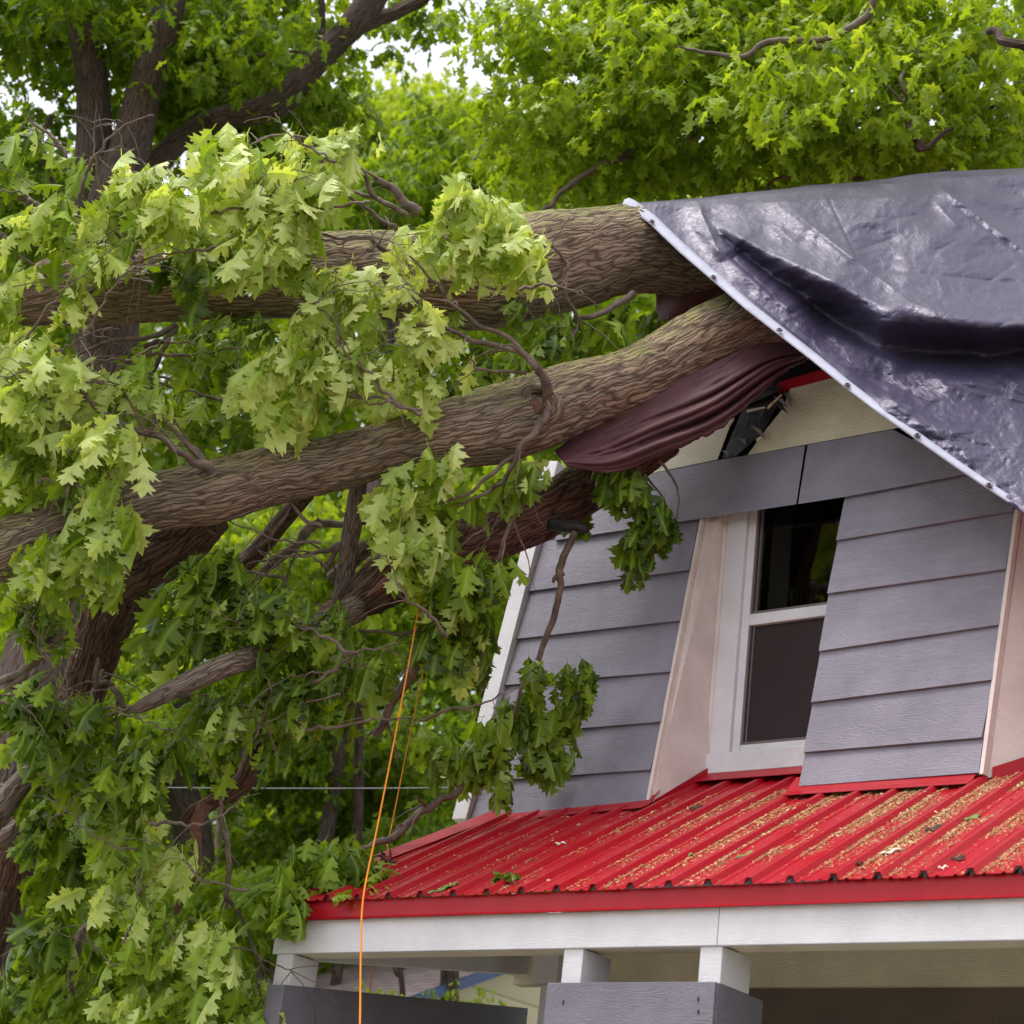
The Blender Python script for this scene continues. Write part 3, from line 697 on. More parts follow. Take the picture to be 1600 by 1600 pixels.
# back flap going over the ridge
m, t, b = newmat('tarp_plastic'); M['tarp'] = m
v = mapping(t, 'Object', (1, 1, 1))
n1 = noise(t, v, 4, 5, .65, .4); n2 = noise(t, v, 26, 4, .6, 1.0)
t.links.new(mixc(t, n1, (.034, .027, .056), (.054, .044, .084)), b.inputs['Base Color'])
t.links.new(ramp(t, n1, [(.3, (.32,)*3), (.7, (.48,)*3)]), b.inputs['Roughness']); b.inputs['Specular IOR Level'].default_value = .5; b.inputs['Specular Tint'].default_value = (.84, .80, 1, 1)
vo = N(t, 'ShaderNodeTexVoronoi', feature='DISTANCE_TO_EDGE', i_Scale=9.); va = N(t, 'ShaderNodeVectorMath', operation='ADD')
nn = N(t, 'ShaderNodeTexNoise', i_Scale=5., i_Detail=3.); t.links.new(v, nn.inputs[0]); t.links.new(v, va.inputs[0]); t.links.new(nn.outputs['Color'], va.inputs[1]); t.links.new(va.outputs[0], vo.inputs['Vector'])
cz = ramp(t, vo.outputs['Distance'], [(0, (0, 0, 0)), (.08, (1, 1, 1))])
b1 = bump(t, cz, None, .30, .004); b2_ = bump(t, n2, None, .16, .008, b1); 
tex = N(t, 'ShaderNodeTexWave', i_Scale=120.); t.links.new(v, tex.inputs[0]); bump(t, tex.outputs[0], b, .05, .001, b2_)
tarp = obj('roof_tarp', arr_mesh('roof_tarp', V.reshape(-1, 3), F, UVt.reshape(-1, 2)), M['tarp'])
tag(tarp, 'large dark purple-grey plastic tarp draped over the roof and trunks', 'tarp')
md = tarp.modifiers.new('thick', 'SOLIDIFY'); md.thickness = .002; md.offset = -1
# hem strip along the left edge, slightly proud
HW = 7
hv = []
Ei = V[:, :1, :]
for i in range(NS):
    Xs = np.array([EX[i]-4, EX[i]+1, EX[i]+9, EX[i]+17.]); ys = np.interp(s[i], s, EY)
    dx = EX[min(i+3, NS-1)]-EX[max(0, i-3)]; dy = EY[min(i+3, NS-1)]-EY[max(0, i-3)]; L = math.hypot(dx, dy); nx, ny = dy/L, -dx/L
    wfac = min(1., .35+i/25)*(1.0-.35*min(1, i/(NS*.8)))
    for q in (-1.5, 3, 9, 14.5):
        x_, y_ = EX[i]+nx*q*wfac, EY[i]+ny*q*wfac+ .0
        rr = ray(x_, y_); d = ((T0-CAM) @ TNr)/(rr @ TNr); hq = tarp_h(np.array([x_]), np.array([y_]))[0]*.12*(min(1, i/26)*.85+.15)
        hv.append(CAM+rr*(d-hq-.016+.012*(q < 0)))
hv = np.array(hv); i = np.arange(7, NS-1)[:, None]*4+np.arange(3)[None]; F = np.stack([i, i+1, i+5, i+4], -1).reshape(-1, 4)
M['hem'] = plain('pale_hem_webbing', (.36, .36, .45), .6, .3, 0, .12, 14, .002)
hem = obj('hem', arr_mesh('hem', hv, F), M['hem'], tarp); md = hem.modifiers.new('thick', 'SOLIDIFY'); md.thickness = .003
M['brass'] = plain('dull_grommet', (.10, .09, .10), .35, .6, .8); 
def grommet(x, y):
    rr = ray(x, y); d = ((T0-CAM) @ TNr)/(rr @ TNr); c = CAM+rr*d+TNr*.022
    a = np.cross(TNr, [0, 0, 1]); a /= np.linalg.norm(a); b_ = np.cross(TNr, a); V = []
    for R_, z in ((.0165, -.004), (.0165, .002), (.013, .005), (.008, .003), (.007, -.004)):
        for q in range(24): th = q*math.pi/12; V.append(c+(a*math.cos(th)+b_*math.sin(th))*R_+TNr*z)
    i = np.arange(4)[:, None]*24; j = np.arange(24)[None]; j2 = (j+1) % 24
    F = np.stack([i+j, i+j2, i+24+j2, i+24+j], -1).reshape(-1, 4)
    o = obj('grommet', arr_mesh('grommet', np.array(V), F), M['brass'], tarp)
    m_ = MB(); m_.poly([c+(a*math.cos(q*math.pi/6)+b_*math.sin(q*math.pi/6))*.0085-TNr*.002 for q in range(12)]); m_.build('eyelet_hole', M['dark'], o)  # near-black disc paints the dark of the open eyelet
for x, y in ((1018, 351), (1114, 438), (1217, 521), (1323, 607), (1432, 686), (1544, 764)): grommet(x+0, y+0)

# brown torn sheet hanging under the lower trunk
bs0 = np.array([(1250, 535), (1180, 540), (1090, 580), (1000, 620), (920, 665), (866, 705)], float)     # upper edge
bs1 = np.array([(1262, 560), (1215, 592), (1130, 665), (1040, 708), (960, 738), (885, 728)], float)     # lower edge
na_, nb_ = 120, 60; V = []
q = np.linspace(0, 1, na_)
U0_ = smooth_poly(bs0, na_); U1_ = smooth_poly(bs1, na_)
for i in range(na_):
    for j in range(nb_):
        a = j/(nb_-1); p = U0_[i]*(1-a)+U1_[i]*a
        a = a*(1-.0*q[i]); jag = (.03*fbm(np.array([q[i]*40]), np.array([3.]), 3)[0]*(a > .9)) if q[i] < .55 else 0; p = p+np.array([0, 1])*jag*300*.6
        d = 10.72-.55*q[i]+.10*math.cos(a*math.pi)*(q[i]**.5) - .05*math.sin(a*math.pi)
        ph = 2+a*6.5+q[i]*2.2; fq = min(1, max(0, (a-.22)*3)); fl_ = fq*(.045*(1-abs(math.sin(ph*1.6))**.7*1.7)*math.sin(math.pi*min(1, q[i]*.9+.08))+.022*(1-2*abs(math.sin(a*21+q[i]*4+1)))*math.sin(math.pi*q[i]))+.015*fbm(np.array([a*9]), np.array([q[i]*14]), 3)[0]
        V.append(P(p[0], p[1], d+fl_))
V = np.array(V); i = np.arange(na_-1)[:, None]*nb_+np.arange(nb_-1)[None]; F = np.stack([i, i+1, i+nb_+1, i+nb_], -1).reshape(-1, 4)
M['brownsheet'] = plain('brown_sheet', (.085, .030, .036), .62, .3, 0, .25, 5, .004)
o_ = tag(obj('brown_sheet', arr_mesh('brown_sheet', V, F), M['brownsheet']), 'maroon-brown plastic sheet sagging in folds beneath the lower trunk', 'sheet')
md = o_.modifiers.new('thick', 'SOLIDIFY'); md.thickness = .003
# second bit seen between trunks
V = []
for i in range(40):
    for j in range(20):
        a, c = i/39, j/19; x, y = 1025+a*130, 452+c*60-a*5; V.append(P(x, y, 11.75-.2*a+.03*math.sin(a*9+c*4)))
i = np.arange(39)[:, None]*20+np.arange(19)[None]; F = np.stack([i, i+1, i+21, i+20], -1).reshape(-1, 4)
o_ = tag(obj('brown_sheet', arr_mesh('brown_sheet', np.array(V), F), M['brownsheet']), 'scrap of maroon sheet in the gap between the two trunks', 'sheet')
md = o_.modifiers.new('thick', 'SOLIDIFY'); md.thickness = .003

# ================================================================== FALLEN OAK
oak = empty('fallen_oak_tree', 'huge green fallen oak with trunks resting on the house roof', 'tree')
def log(name, pts, mat, na=72, n=260, wob=.06, bd=.012, seed=1, label=None, parent=oak, knots=()):
    path, rad = px_path(pts, n)
    _n = len(path); _t = np.linspace(0, 1, _n)*_n/26.; rad = rad*(1+.055*fbm(_t, _t*0+seed*3.1, 3))
    V, F, U = tube_arrays(path, rad, na, wob=wob, seed=seed, barkd=bd)
    for (x, y, d, rk, amp) in knots:
        c = P(x, y, d); dd = np.linalg.norm(V-c, axis=1); k = rk*d/FPX
        dirn = (V-c)/(dd[:, None]+1e-6); V = V+dirn*0+(-FW)[None]*(amp*np.exp(-(dd/k)**2))[:, None]
        V = V-(-FW)[None]*(amp*1.6*np.exp(-(dd/(k*.45))**2))[:, None]
    # caps
    cap0 = np.repeat([path[0]], na+1, 0); cap1 = np.repeat([path[-1]], na+1, 0); k = len(V)
    V = np.vstack([V, cap0, cap1]); U = np.vstack([U, U[:na+1]*.3, U[-na-1:]*.3]) if False else np.vstack([U, U[:na+1], U[k-na-1:k]])
    i = np.arange(na); f0 = np.stack([k+i, k+i+1, i+1, i], -1); b_ = k-na-1; f1 = np.stack([b_+i, b_+i+1, k+na+1+i+1, k+na+1+i], -1)
    o = obj(name, arr_mesh(name, V, np.vstack([F, f0, f1]), U), mat, parent)
    if label: o['label'] = label
    return o
up_log = log('trunk', [(-90, 470, 10.1, 40), (10, 476, 10.2, 34), (110, 450, 10.25, 60), (250, 438, 10.35, 66), (450, 430, 10.55, 66), (600, 430, 10.75, 72), (720, 432, 10.9, 82), (850, 412, 11.1, 82), (970, 390, 11.4, 70), (1080, 392, 11.7, 68), (1200, 400, 11.9, 66), (1330, 410, 12.1, 60)], M['bark'], 96, 420, label='upper mossy trunk passing under the tarp edge', knots=((880, 325, 10.95, 22, .03),))
lo_log = log('trunk', [(-90, 880, 9.3, 50), (0, 858, 9.4, 48), (200, 794, 9.6, 46), (330, 768, 9.7, 50), (420, 744, 9.8, 48), (520, 724, 9.9, 45), (620, 697, 10.0, 43), (720, 675, 10.1, 56), (800, 655, 10.2, 61), (900, 620, 10.4, 55), (1000, 588, 10.6, 52), (1100, 537, 10.8, 55), (1200, 488, 11.0, 56), (1300, 440, 11.3, 54)], M['bark'], 96, 460, seed=4, label='lower trunk with a round knot running down to the left', knots=((845, 628, 10.0, 34, .07), (328, 735, 9.55, 24, .05)))
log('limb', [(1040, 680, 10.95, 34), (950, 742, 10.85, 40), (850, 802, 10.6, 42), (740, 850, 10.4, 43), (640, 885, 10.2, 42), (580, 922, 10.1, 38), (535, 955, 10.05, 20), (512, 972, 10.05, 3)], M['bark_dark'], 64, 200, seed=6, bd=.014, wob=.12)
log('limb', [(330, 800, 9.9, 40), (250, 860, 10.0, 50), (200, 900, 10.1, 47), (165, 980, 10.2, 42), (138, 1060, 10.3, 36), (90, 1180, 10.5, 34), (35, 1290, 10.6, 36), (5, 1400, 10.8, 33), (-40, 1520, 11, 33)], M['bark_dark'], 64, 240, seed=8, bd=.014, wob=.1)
log('limb', [(560, 950, 10.0, 22), (470, 992, 9.75, 21), (395, 1026, 9.5, 19), (340, 1045, 9.35, 18), (270, 1078, 9.3, 15), (222, 1103, 9.3, 10), (205, 1112, 9.3, 3)], M['bark_grey'], 32, 60, seed=9, bd=.004)
log('limb', [(562, 745, 10.1, 13), (555, 800, 10.1, 15), (546, 850, 10.1, 15), (540, 900, 10.1, 15), (530, 960, 10.1, 16)], M['bark_grey'], 32, 60, seed=10, bd=.004)
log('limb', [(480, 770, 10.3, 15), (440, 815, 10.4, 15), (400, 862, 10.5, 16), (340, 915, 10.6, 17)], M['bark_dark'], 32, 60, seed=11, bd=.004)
log('limb', [(640, 870, 10.3, 14), (585, 850, 10.35, 14), (520, 905, 10.5, 13)], M['bark_grey'], 32, 50, seed=12, bd=.004)
log('limb', [(-20, 1290, 9.8, 20), (10, 1250, 9.8, 19), (50, 1205, 9.8, 15), (90, 1170, 9.8, 5)], M['bark_grey'], 32, 50, seed=13, bd=.004)
log('limb', [(-30, 1330, 10, 16), (20, 1300, 10, 14), (60, 1250, 10.1, 10)], M['bark_grey'], 32, 50, seed=14, bd=.004)
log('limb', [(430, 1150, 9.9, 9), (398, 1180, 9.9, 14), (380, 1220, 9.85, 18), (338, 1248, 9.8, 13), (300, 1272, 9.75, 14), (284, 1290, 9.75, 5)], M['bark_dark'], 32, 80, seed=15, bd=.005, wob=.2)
log('broken_stub', [(322, 1258, 9.75, 12), (308, 1290, 9.7, 10), (308, 1340, 9.7, 9), (296, 1380, 9.7, 9), (278, 1420, 9.7, 6), (272, 1430, 9.7, 1)], M['rawwood'], 24, 80, seed=16, bd=.004, wob=.25, label='dangling reddish stripped piece of branch')
log('limb', [(372, 1225, 9.85, 12), (366, 1245, 9.85, 9), (352, 1252, 9.85, 3)], M['bark_dark'], 24, 30, seed=17, bd=.004)
log('broken_stub', [(832, 808, 10.6, 9), (866, 820, 10.45, 10), (900, 823, 10.4, 9), (918, 827, 10.4, 6), (921, 828, 10.4, 1)], M['felt'], 20, 40, seed=18, bd=.003, label='short black broken stub in front of the clapboards')
# raw broken ends
for (x, y, d, r0) in ((497, 967, 10.0, 18), (590, 918, 9.85, 20), (555, 798, 9.9, 6), (490, 818, 10.2, 6)):
    log('broken_wood', [(x+r0*1.6, y-r0*.9, d, r0*.8), (x+r0*.4, y-r0*.2, d, r0*.55), (x-r0*.9, y+r0*.7, d, 2)], M['rawwood'], 16, 20, seed=int(x), bd=.006, wob=.4)
# knot hollow
log('knot', [(838+25*math.cos(q)*(1+.15*math.sin(3*q)), 630+27*math.sin(q)*(1+.12*math.cos(2*q)), 10.055, 12+3*math.sin(2*q+1)) for q in np.linspace(-.4, 2*math.pi-.2, 15)], M['bark'], 20, 90, seed=20, bd=.014, wob=.5)
log('rotten_core', [(824, 618, 10.07, 8), (832, 628, 10.05, 12), (842, 640, 10.05, 10), (848, 648, 10.07, 4)], M['rawwood'], 16, 24, seed=21, bd=.02, wob=.6)

# twigs: rows (x,y,d,r)
TW = [
 [(330, 732, 9.5, 9), (290, 712, 9.45, 6), (250, 688, 9.4, 5), (200, 668, 9.4, 4.5), (150, 638, 9.35, 4), (110, 600, 9.35, 3), (40, 582, 9.3, 2)],
 [(322, 728, 9.5, 5), (250, 650, 9.4, 3), (232, 680, 9.4, 3), (195, 610, 9.4, 2), (170, 595, 9.4, 1.5)],
 [(858, 618, 10.0, 9), (850, 590, 9.95, 7), (830, 565, 9.9, 5.5), (800, 546, 9.9, 4.5), (745, 533, 9.85, 4), (690, 510, 9.8, 3.2), (650, 507, 9.8, 3), (600, 520, 9.8, 2)],
 [(838, 575, 9.9, 5), (800, 535, 9.9, 4), (740, 500, 9.9, 3.4), (700, 465, 9.9, 3), (680, 440, 9.9, 2.4), (640, 400, 9.9, 1.5)],
 [(858, 640, 10.0, 7), (842, 668, 9.95, 5.5), (815, 695, 9.9, 4.5), (795, 735, 9.9, 4), (770, 765, 9.9, 3), (735, 780, 9.9, 2), (715, 790, 9.9, 1.6)],
 [(850, 650, 10.0, 6), (810, 705, 9.9, 4), (775, 735, 9.9, 3.4), (720, 775, 9.9, 2.5), (650, 800, 9.9, 1.6)],
 [(820, 580, 9.95, 3), (790, 580, 9.9, 2.2), (750, 580, 9.9, 2), (735, 560, 9.9, 1.4)],
 [(990, 458, 11.0, 7), (955, 482, 10.9, 5), (910, 497, 10.8, 4.5), (905, 505, 10.8, 4), (875, 540, 10.7, 3), (845, 562, 10.6, 2)],
 [(905, 505, 10.8, 4), (888, 470, 10.7, 3.2), (884, 430, 10.7, 2.8), (880, 405, 10.7, 2.4), (845, 372, 10.6, 2)],
 [(905, 500, 10.8, 3), (895, 530, 10.7, 2.4), (860, 565, 10.7, 1.8)],
 [(655, 332, 10.4, 9), (625, 305, 10.4, 7), (600, 285, 10.4, 6), (585, 275, 10.4, 3)],
 [(635, 338, 10.3, 5), (605, 315, 10.2, 4), (583, 305, 10.2, 4), (560, 260, 10.1, 3.6), (525, 232, 10.0, 3.4), (480, 218, 9.9, 3), (420, 215, 9.9, 2.6), (395, 225, 9.9, 2)],
 [(583, 308, 10.2, 3), (540, 298, 10.2, 2.5), (515, 297, 10.2, 1.8)],
 [(620, 360, 10.3, 4), (575, 330, 10.3, 3), (540, 300, 10.2, 2.4), (505, 250, 10.2, 2), (490, 225, 10.2, 1.5)],
 [(650, 408, 10.3, 5), (610, 395, 10.2, 4), (570, 372, 10.1, 3.5), (540, 372, 10.1, 2.5), (480, 360, 10.0, 2)],
 [(290, 448, 9.95, 7), (240, 442, 9.9, 5), (190, 437, 9.8, 4), (130, 463, 9.7, 3.2), (80, 497, 9.7, 2)],
 [(250, 440, 9.9, 3), (170, 440, 9.8, 2.5), (100, 442, 9.8, 2), (30, 400, 9.8, 2)],
 [(60, 325, 10, 9), (30, 305, 10, 7), (0, 287, 10, 8), (-40, 265, 10, 9)],
 [(112, 300, 9.9, 4.5), (105, 255, 9.9, 3.5), (85, 215, 9.9, 3), (45, 185, 9.9, 2)],
 [(60, 384, 9.9, 4), (25, 378, 9.9, 4), (0, 368, 9.9, 4.5), (-30, 360, 9.9, 5)],
 [(275, 508, 10.2, 6), (240, 525, 10.1, 4.5), (180, 535, 10.1, 3.5), (130, 555, 10, 3), (80, 580, 10, 2)],
 [(275, 510, 10.2, 5), (255, 545, 10.1, 4), (238, 590, 10.1, 3.5), (236, 625, 10.1, 3), (232, 640, 10.1, 2)],
 [(262, 528, 10.15, 4), (220, 545, 10.1, 3.5), (195, 570, 10.1, 3), (180, 600, 10.1, 2)],
 [(898, 832, 10.35, 6), (885, 862, 10.3, 6), (874, 890, 10.3, 6.5), (876, 915, 10.3, 5.5), (868, 955, 10.3, 5.5), (852, 1000, 10.3, 5), (840, 1032, 10.3, 4.5)],
 [(880, 895, 10.3, 5), (868, 903, 10.3, 4), (864, 908, 10.3, 2.5)],
 [(990, 715, 10.4, 4), (1000, 745, 10.4, 3), (1010, 780, 10.4, 2.2), (1000, 800, 10.4, 2)],
 [(1030, 720, 10.4, 2.6), (1050, 745, 10.4, 2), (1060, 775, 10.4, 1.6), (1058, 810, 10.4, 1.2)],
 [(1010, 745, 10.4, 2), (1035, 775, 10.4, 1.4), (1040, 800, 10.4, 1.2)],
 [(715, 958, 10.1, 8), (690, 985, 10.05, 8), (655, 1035, 10, 8), (620, 1085, 10, 7.5), (585, 1150, 10, 6)],
 [(735, 1205, 10.1, 4), (715, 1232, 10.1, 5.5), (680, 1255, 10.1, 6), (650, 1275, 10.0, 6.5), (625, 1300, 9.9, 6), (590, 1318, 9.8, 5), (550, 1325, 9.7, 3)],
 [(815, 1065, 10.2, 3), (800, 1130, 10.2, 3), (785, 1190, 10.2, 3), (778, 1225, 10.2, 3), (800, 1258, 10.2, 2)],
 [(100, 985, 9.7, 8), (65, 1020, 9.7, 8), (40, 1048, 9.7, 7), (0, 1062, 9.7, 6), (-30, 1070, 9.7, 6)],
 [(40, 1050, 9.7, 6), (10, 1085, 9.7, 6), (-20, 1115, 9.7, 6)],
 [(155, 1030, 9.7, 3), (148, 1070, 9.7, 4), (142, 1098, 9.7, 4)],
 [(205, 1115, 9.7, 4), (185, 1090, 9.7, 4.5), (175, 1070, 9.7, 4.5), (158, 1065, 9.7, 4), (162, 1050, 9.7, 4)],
 [(182, 1095, 9.7, 3), (184, 1130, 9.7, 2.4), (180, 1160, 9.7, 1.8)],
 [(345, 1245, 9.6, 3), (348, 1290, 9.6, 3.5), (356, 1330, 9.6, 4), (355, 1380, 9.6, 4), (352, 1420, 9.6, 3)],
 [(356, 1400, 9.6, 3), (385, 1450, 9.6, 2.6), (405, 1510, 9.6, 2.2), (400, 1560, 9.6, 1.6)],
 [(190, 1330, 10.2, 6), (160, 1420, 10.2, 6), (125, 1465, 10.1, 7), (118, 1500, 10.1, 5), (100, 1560, 10.1, 4)],
 [(125, 1468, 10.1, 5), (80, 1462, 10.1, 3)], [(110, 1530, 10.1, 3.5), (125, 1580, 10.1, 2.5)],
 [(600, 812, 10.2, 5), (545, 818, 10.2, 5), (490, 820, 10.2, 7), (465, 848, 10.2, 6), (430, 875, 10.2, 5), (410, 890, 10.2, 4)],
 [(490, 825, 10.2, 5), (450, 865, 10.2, 4.5), (420, 890, 10.2, 4)],
 [(580, 850, 10.1, 4), (520, 855, 10.1, 4), (475, 868, 10.1, 3)], [(530, 852, 10.1, 5), (510, 890, 10.1, 4)],
 [(455, 790, 9.8, 3), (420, 840, 9.8, 3), (370, 880, 9.8, 3), (340, 905, 9.8, 2.5)],
 [(530, 700, 9.8, 3), (480, 690, 9.8, 2.6), (430, 705, 9.8, 3), (370, 706, 9.8, 3)],
 [(330, 735, 9.5, 7), (300, 700, 9.7, 5), (285, 690, 9.7, 4)],
 [(690, 945, 10, 4), (640, 990, 10, 3), (560, 985, 10, 2.5)], [(820, 760, 10, 4), (790, 830, 9.9, 3.5), (775, 880, 9.9, 2.5)], [(790, 770, 10, 3), (755, 830, 9.9, 2.5)],
]
_r = np.random.default_rng(321)
for (xa, xb, ya, yb, dd, nn) in ((-20, 330, 250, 420, 9.6, 7), (330, 640, 220, 420, 9.6, 6), (380, 820, 430, 660, 9.6, 8), (-20, 330, 500, 760, 9.25, 9), (40, 420, 560, 700, 9.9, 6), (300, 560, 800, 960, 9.8, 6), (-20, 300, 900, 1300, 9.35, 9), (300, 720, 930, 1200, 9.45, 9), (120, 420, 1250, 1600, 9.15, 6)):
    for _ in range(nn):
        x_, y_ = _r.uniform(xa, xb), _r.uniform(ya, yb); an = _r.choice([_r.normal(2.75, .4), _r.normal(.5, .5)]); L_ = _r.uniform(90, 210); k0_ = _r.uniform(1.6, 3.6); row = []
        for q in range(6):
            row.append((x_, y_, dd-.012*q*_r.uniform(0, 2), k0_*(1-q*.15))); x_ += math.cos(an)*L_/5; y_ -= math.sin(an)*L_/5; an += _r.normal(-.05, .28)
        TW.append(row)
tw_all = []
for k, tw in enumerate(TW):
    p, r_ = px_path(tw, None, .003 if (tw[0][0] > 840 and tw[0][1] > 690) else .012, k); tw_all.append((p, r_))
    # side twiglets
    rr = np.random.default_rng(500+k)
    for q in range(0 if (tw[0][0] > 840 and tw[0][1] > 690) else max(2, len(tw)-2)):
        i0 = rr.integers(len(p)//3, len(p)-1); T_ = p[min(i0+1, len(p)-1)]-p[i0-1]; T_ /= np.linalg.norm(T_)
        d_ = T_*.8+rr.normal(0, .6, 3); d_ /= np.linalg.norm(d_); L = rr.uniform(.10, .32); st = np.linspace(0, 1, 7)[:, None]
        pp = p[i0]+d_*L*st+np.array([0, 0, -1])*(st**2)*L*.3+rr.normal(0, .006, (7, 3))*st; tw_all.append((pp, np.linspace(max(.0028, r_[i0]*.5), .0014, 7)))
for k, (p, r_) in enumerate(tw_all[:0]): pass
big = [x for x in tw_all if x[1].max() > .009]; sm_ = [x for x in tw_all if x[1].max() <= .009]
for k, x in enumerate(big): obj('branch', tubes_mesh('branch', [x], 10, wob=.10, seed=k), M['twig'], oak)
struct_tw = obj('twig_spray', tubes_mesh('twig_spray', sm_, 6), M['twig'], oak); struct_tw['kind'] = 'stuff'

# leaf masses: (name-group, [ellipses (cx, cy, rx, ry, d, depth radius m)], whorls, tone, droop)
LM = [
 # top-left big pale spray
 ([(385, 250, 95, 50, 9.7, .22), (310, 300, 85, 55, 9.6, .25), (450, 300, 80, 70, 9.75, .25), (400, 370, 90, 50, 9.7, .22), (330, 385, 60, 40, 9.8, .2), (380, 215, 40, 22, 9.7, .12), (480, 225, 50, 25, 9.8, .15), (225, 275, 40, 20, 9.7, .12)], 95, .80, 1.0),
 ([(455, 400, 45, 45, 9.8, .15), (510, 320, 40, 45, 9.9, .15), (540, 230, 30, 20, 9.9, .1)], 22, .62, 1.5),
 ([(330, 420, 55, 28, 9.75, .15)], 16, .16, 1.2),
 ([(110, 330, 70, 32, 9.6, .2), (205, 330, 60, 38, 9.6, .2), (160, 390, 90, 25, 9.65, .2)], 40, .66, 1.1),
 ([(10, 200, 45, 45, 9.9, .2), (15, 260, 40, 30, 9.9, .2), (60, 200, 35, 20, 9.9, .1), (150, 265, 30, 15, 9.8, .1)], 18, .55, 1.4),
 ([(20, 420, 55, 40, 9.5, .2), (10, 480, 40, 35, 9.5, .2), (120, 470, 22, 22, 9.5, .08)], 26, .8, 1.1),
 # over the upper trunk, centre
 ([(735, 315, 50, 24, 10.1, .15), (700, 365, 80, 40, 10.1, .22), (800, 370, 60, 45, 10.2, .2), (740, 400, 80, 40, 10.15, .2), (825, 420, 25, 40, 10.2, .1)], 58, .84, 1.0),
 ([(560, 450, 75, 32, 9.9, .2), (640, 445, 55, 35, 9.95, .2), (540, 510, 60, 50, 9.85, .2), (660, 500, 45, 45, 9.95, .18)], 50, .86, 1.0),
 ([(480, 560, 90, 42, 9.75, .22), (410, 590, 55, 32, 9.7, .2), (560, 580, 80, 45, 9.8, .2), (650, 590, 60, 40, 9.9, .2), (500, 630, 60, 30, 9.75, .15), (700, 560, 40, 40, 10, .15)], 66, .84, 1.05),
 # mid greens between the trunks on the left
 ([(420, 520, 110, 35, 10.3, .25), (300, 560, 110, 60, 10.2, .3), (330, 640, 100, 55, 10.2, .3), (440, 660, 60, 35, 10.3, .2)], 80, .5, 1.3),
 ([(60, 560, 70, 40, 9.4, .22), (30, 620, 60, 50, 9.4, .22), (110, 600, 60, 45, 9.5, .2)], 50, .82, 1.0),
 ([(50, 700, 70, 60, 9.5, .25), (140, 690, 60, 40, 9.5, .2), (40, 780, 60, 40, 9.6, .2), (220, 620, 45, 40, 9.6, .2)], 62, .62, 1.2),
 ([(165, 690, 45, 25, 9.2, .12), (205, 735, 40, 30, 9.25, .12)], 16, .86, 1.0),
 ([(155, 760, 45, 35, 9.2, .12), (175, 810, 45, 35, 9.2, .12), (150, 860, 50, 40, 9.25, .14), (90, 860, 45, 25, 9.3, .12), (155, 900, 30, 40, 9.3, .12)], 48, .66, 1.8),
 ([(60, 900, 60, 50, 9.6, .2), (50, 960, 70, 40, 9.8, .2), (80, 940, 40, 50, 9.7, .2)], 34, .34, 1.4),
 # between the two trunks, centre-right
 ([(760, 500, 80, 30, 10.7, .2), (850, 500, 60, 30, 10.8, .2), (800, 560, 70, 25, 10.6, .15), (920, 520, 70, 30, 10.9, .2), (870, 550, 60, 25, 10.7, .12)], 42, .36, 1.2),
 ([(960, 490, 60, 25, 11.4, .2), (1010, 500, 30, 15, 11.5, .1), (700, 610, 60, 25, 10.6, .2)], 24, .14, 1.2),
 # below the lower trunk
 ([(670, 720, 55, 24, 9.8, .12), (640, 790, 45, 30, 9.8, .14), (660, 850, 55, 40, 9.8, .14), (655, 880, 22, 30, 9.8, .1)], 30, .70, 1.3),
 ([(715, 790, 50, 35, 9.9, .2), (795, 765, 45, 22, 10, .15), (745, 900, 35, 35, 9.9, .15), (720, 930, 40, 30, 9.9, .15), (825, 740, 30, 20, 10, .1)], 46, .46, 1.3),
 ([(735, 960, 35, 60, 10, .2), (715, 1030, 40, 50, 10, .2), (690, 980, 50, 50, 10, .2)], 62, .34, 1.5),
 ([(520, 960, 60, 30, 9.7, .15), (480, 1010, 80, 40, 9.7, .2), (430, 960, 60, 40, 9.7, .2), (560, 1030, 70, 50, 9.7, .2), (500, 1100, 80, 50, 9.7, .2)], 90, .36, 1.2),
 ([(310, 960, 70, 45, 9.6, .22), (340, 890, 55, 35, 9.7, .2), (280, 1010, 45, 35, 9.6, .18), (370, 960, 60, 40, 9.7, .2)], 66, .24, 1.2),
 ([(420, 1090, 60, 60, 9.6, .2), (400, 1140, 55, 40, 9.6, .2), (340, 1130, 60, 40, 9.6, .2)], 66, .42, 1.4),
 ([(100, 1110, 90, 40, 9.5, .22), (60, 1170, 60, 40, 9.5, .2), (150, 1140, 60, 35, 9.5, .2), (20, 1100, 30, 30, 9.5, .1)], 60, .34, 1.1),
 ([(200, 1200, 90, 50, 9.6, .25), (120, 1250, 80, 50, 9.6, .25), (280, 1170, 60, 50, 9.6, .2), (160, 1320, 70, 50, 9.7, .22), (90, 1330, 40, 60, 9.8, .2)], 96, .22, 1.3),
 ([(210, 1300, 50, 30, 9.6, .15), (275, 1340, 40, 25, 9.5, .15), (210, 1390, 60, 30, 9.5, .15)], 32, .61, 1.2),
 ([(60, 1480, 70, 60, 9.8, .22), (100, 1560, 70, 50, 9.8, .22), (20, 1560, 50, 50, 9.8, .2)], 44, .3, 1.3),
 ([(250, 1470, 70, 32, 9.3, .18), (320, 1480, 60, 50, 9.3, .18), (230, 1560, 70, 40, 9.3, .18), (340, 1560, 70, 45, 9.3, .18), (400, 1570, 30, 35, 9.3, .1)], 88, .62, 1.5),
]
tot = 0
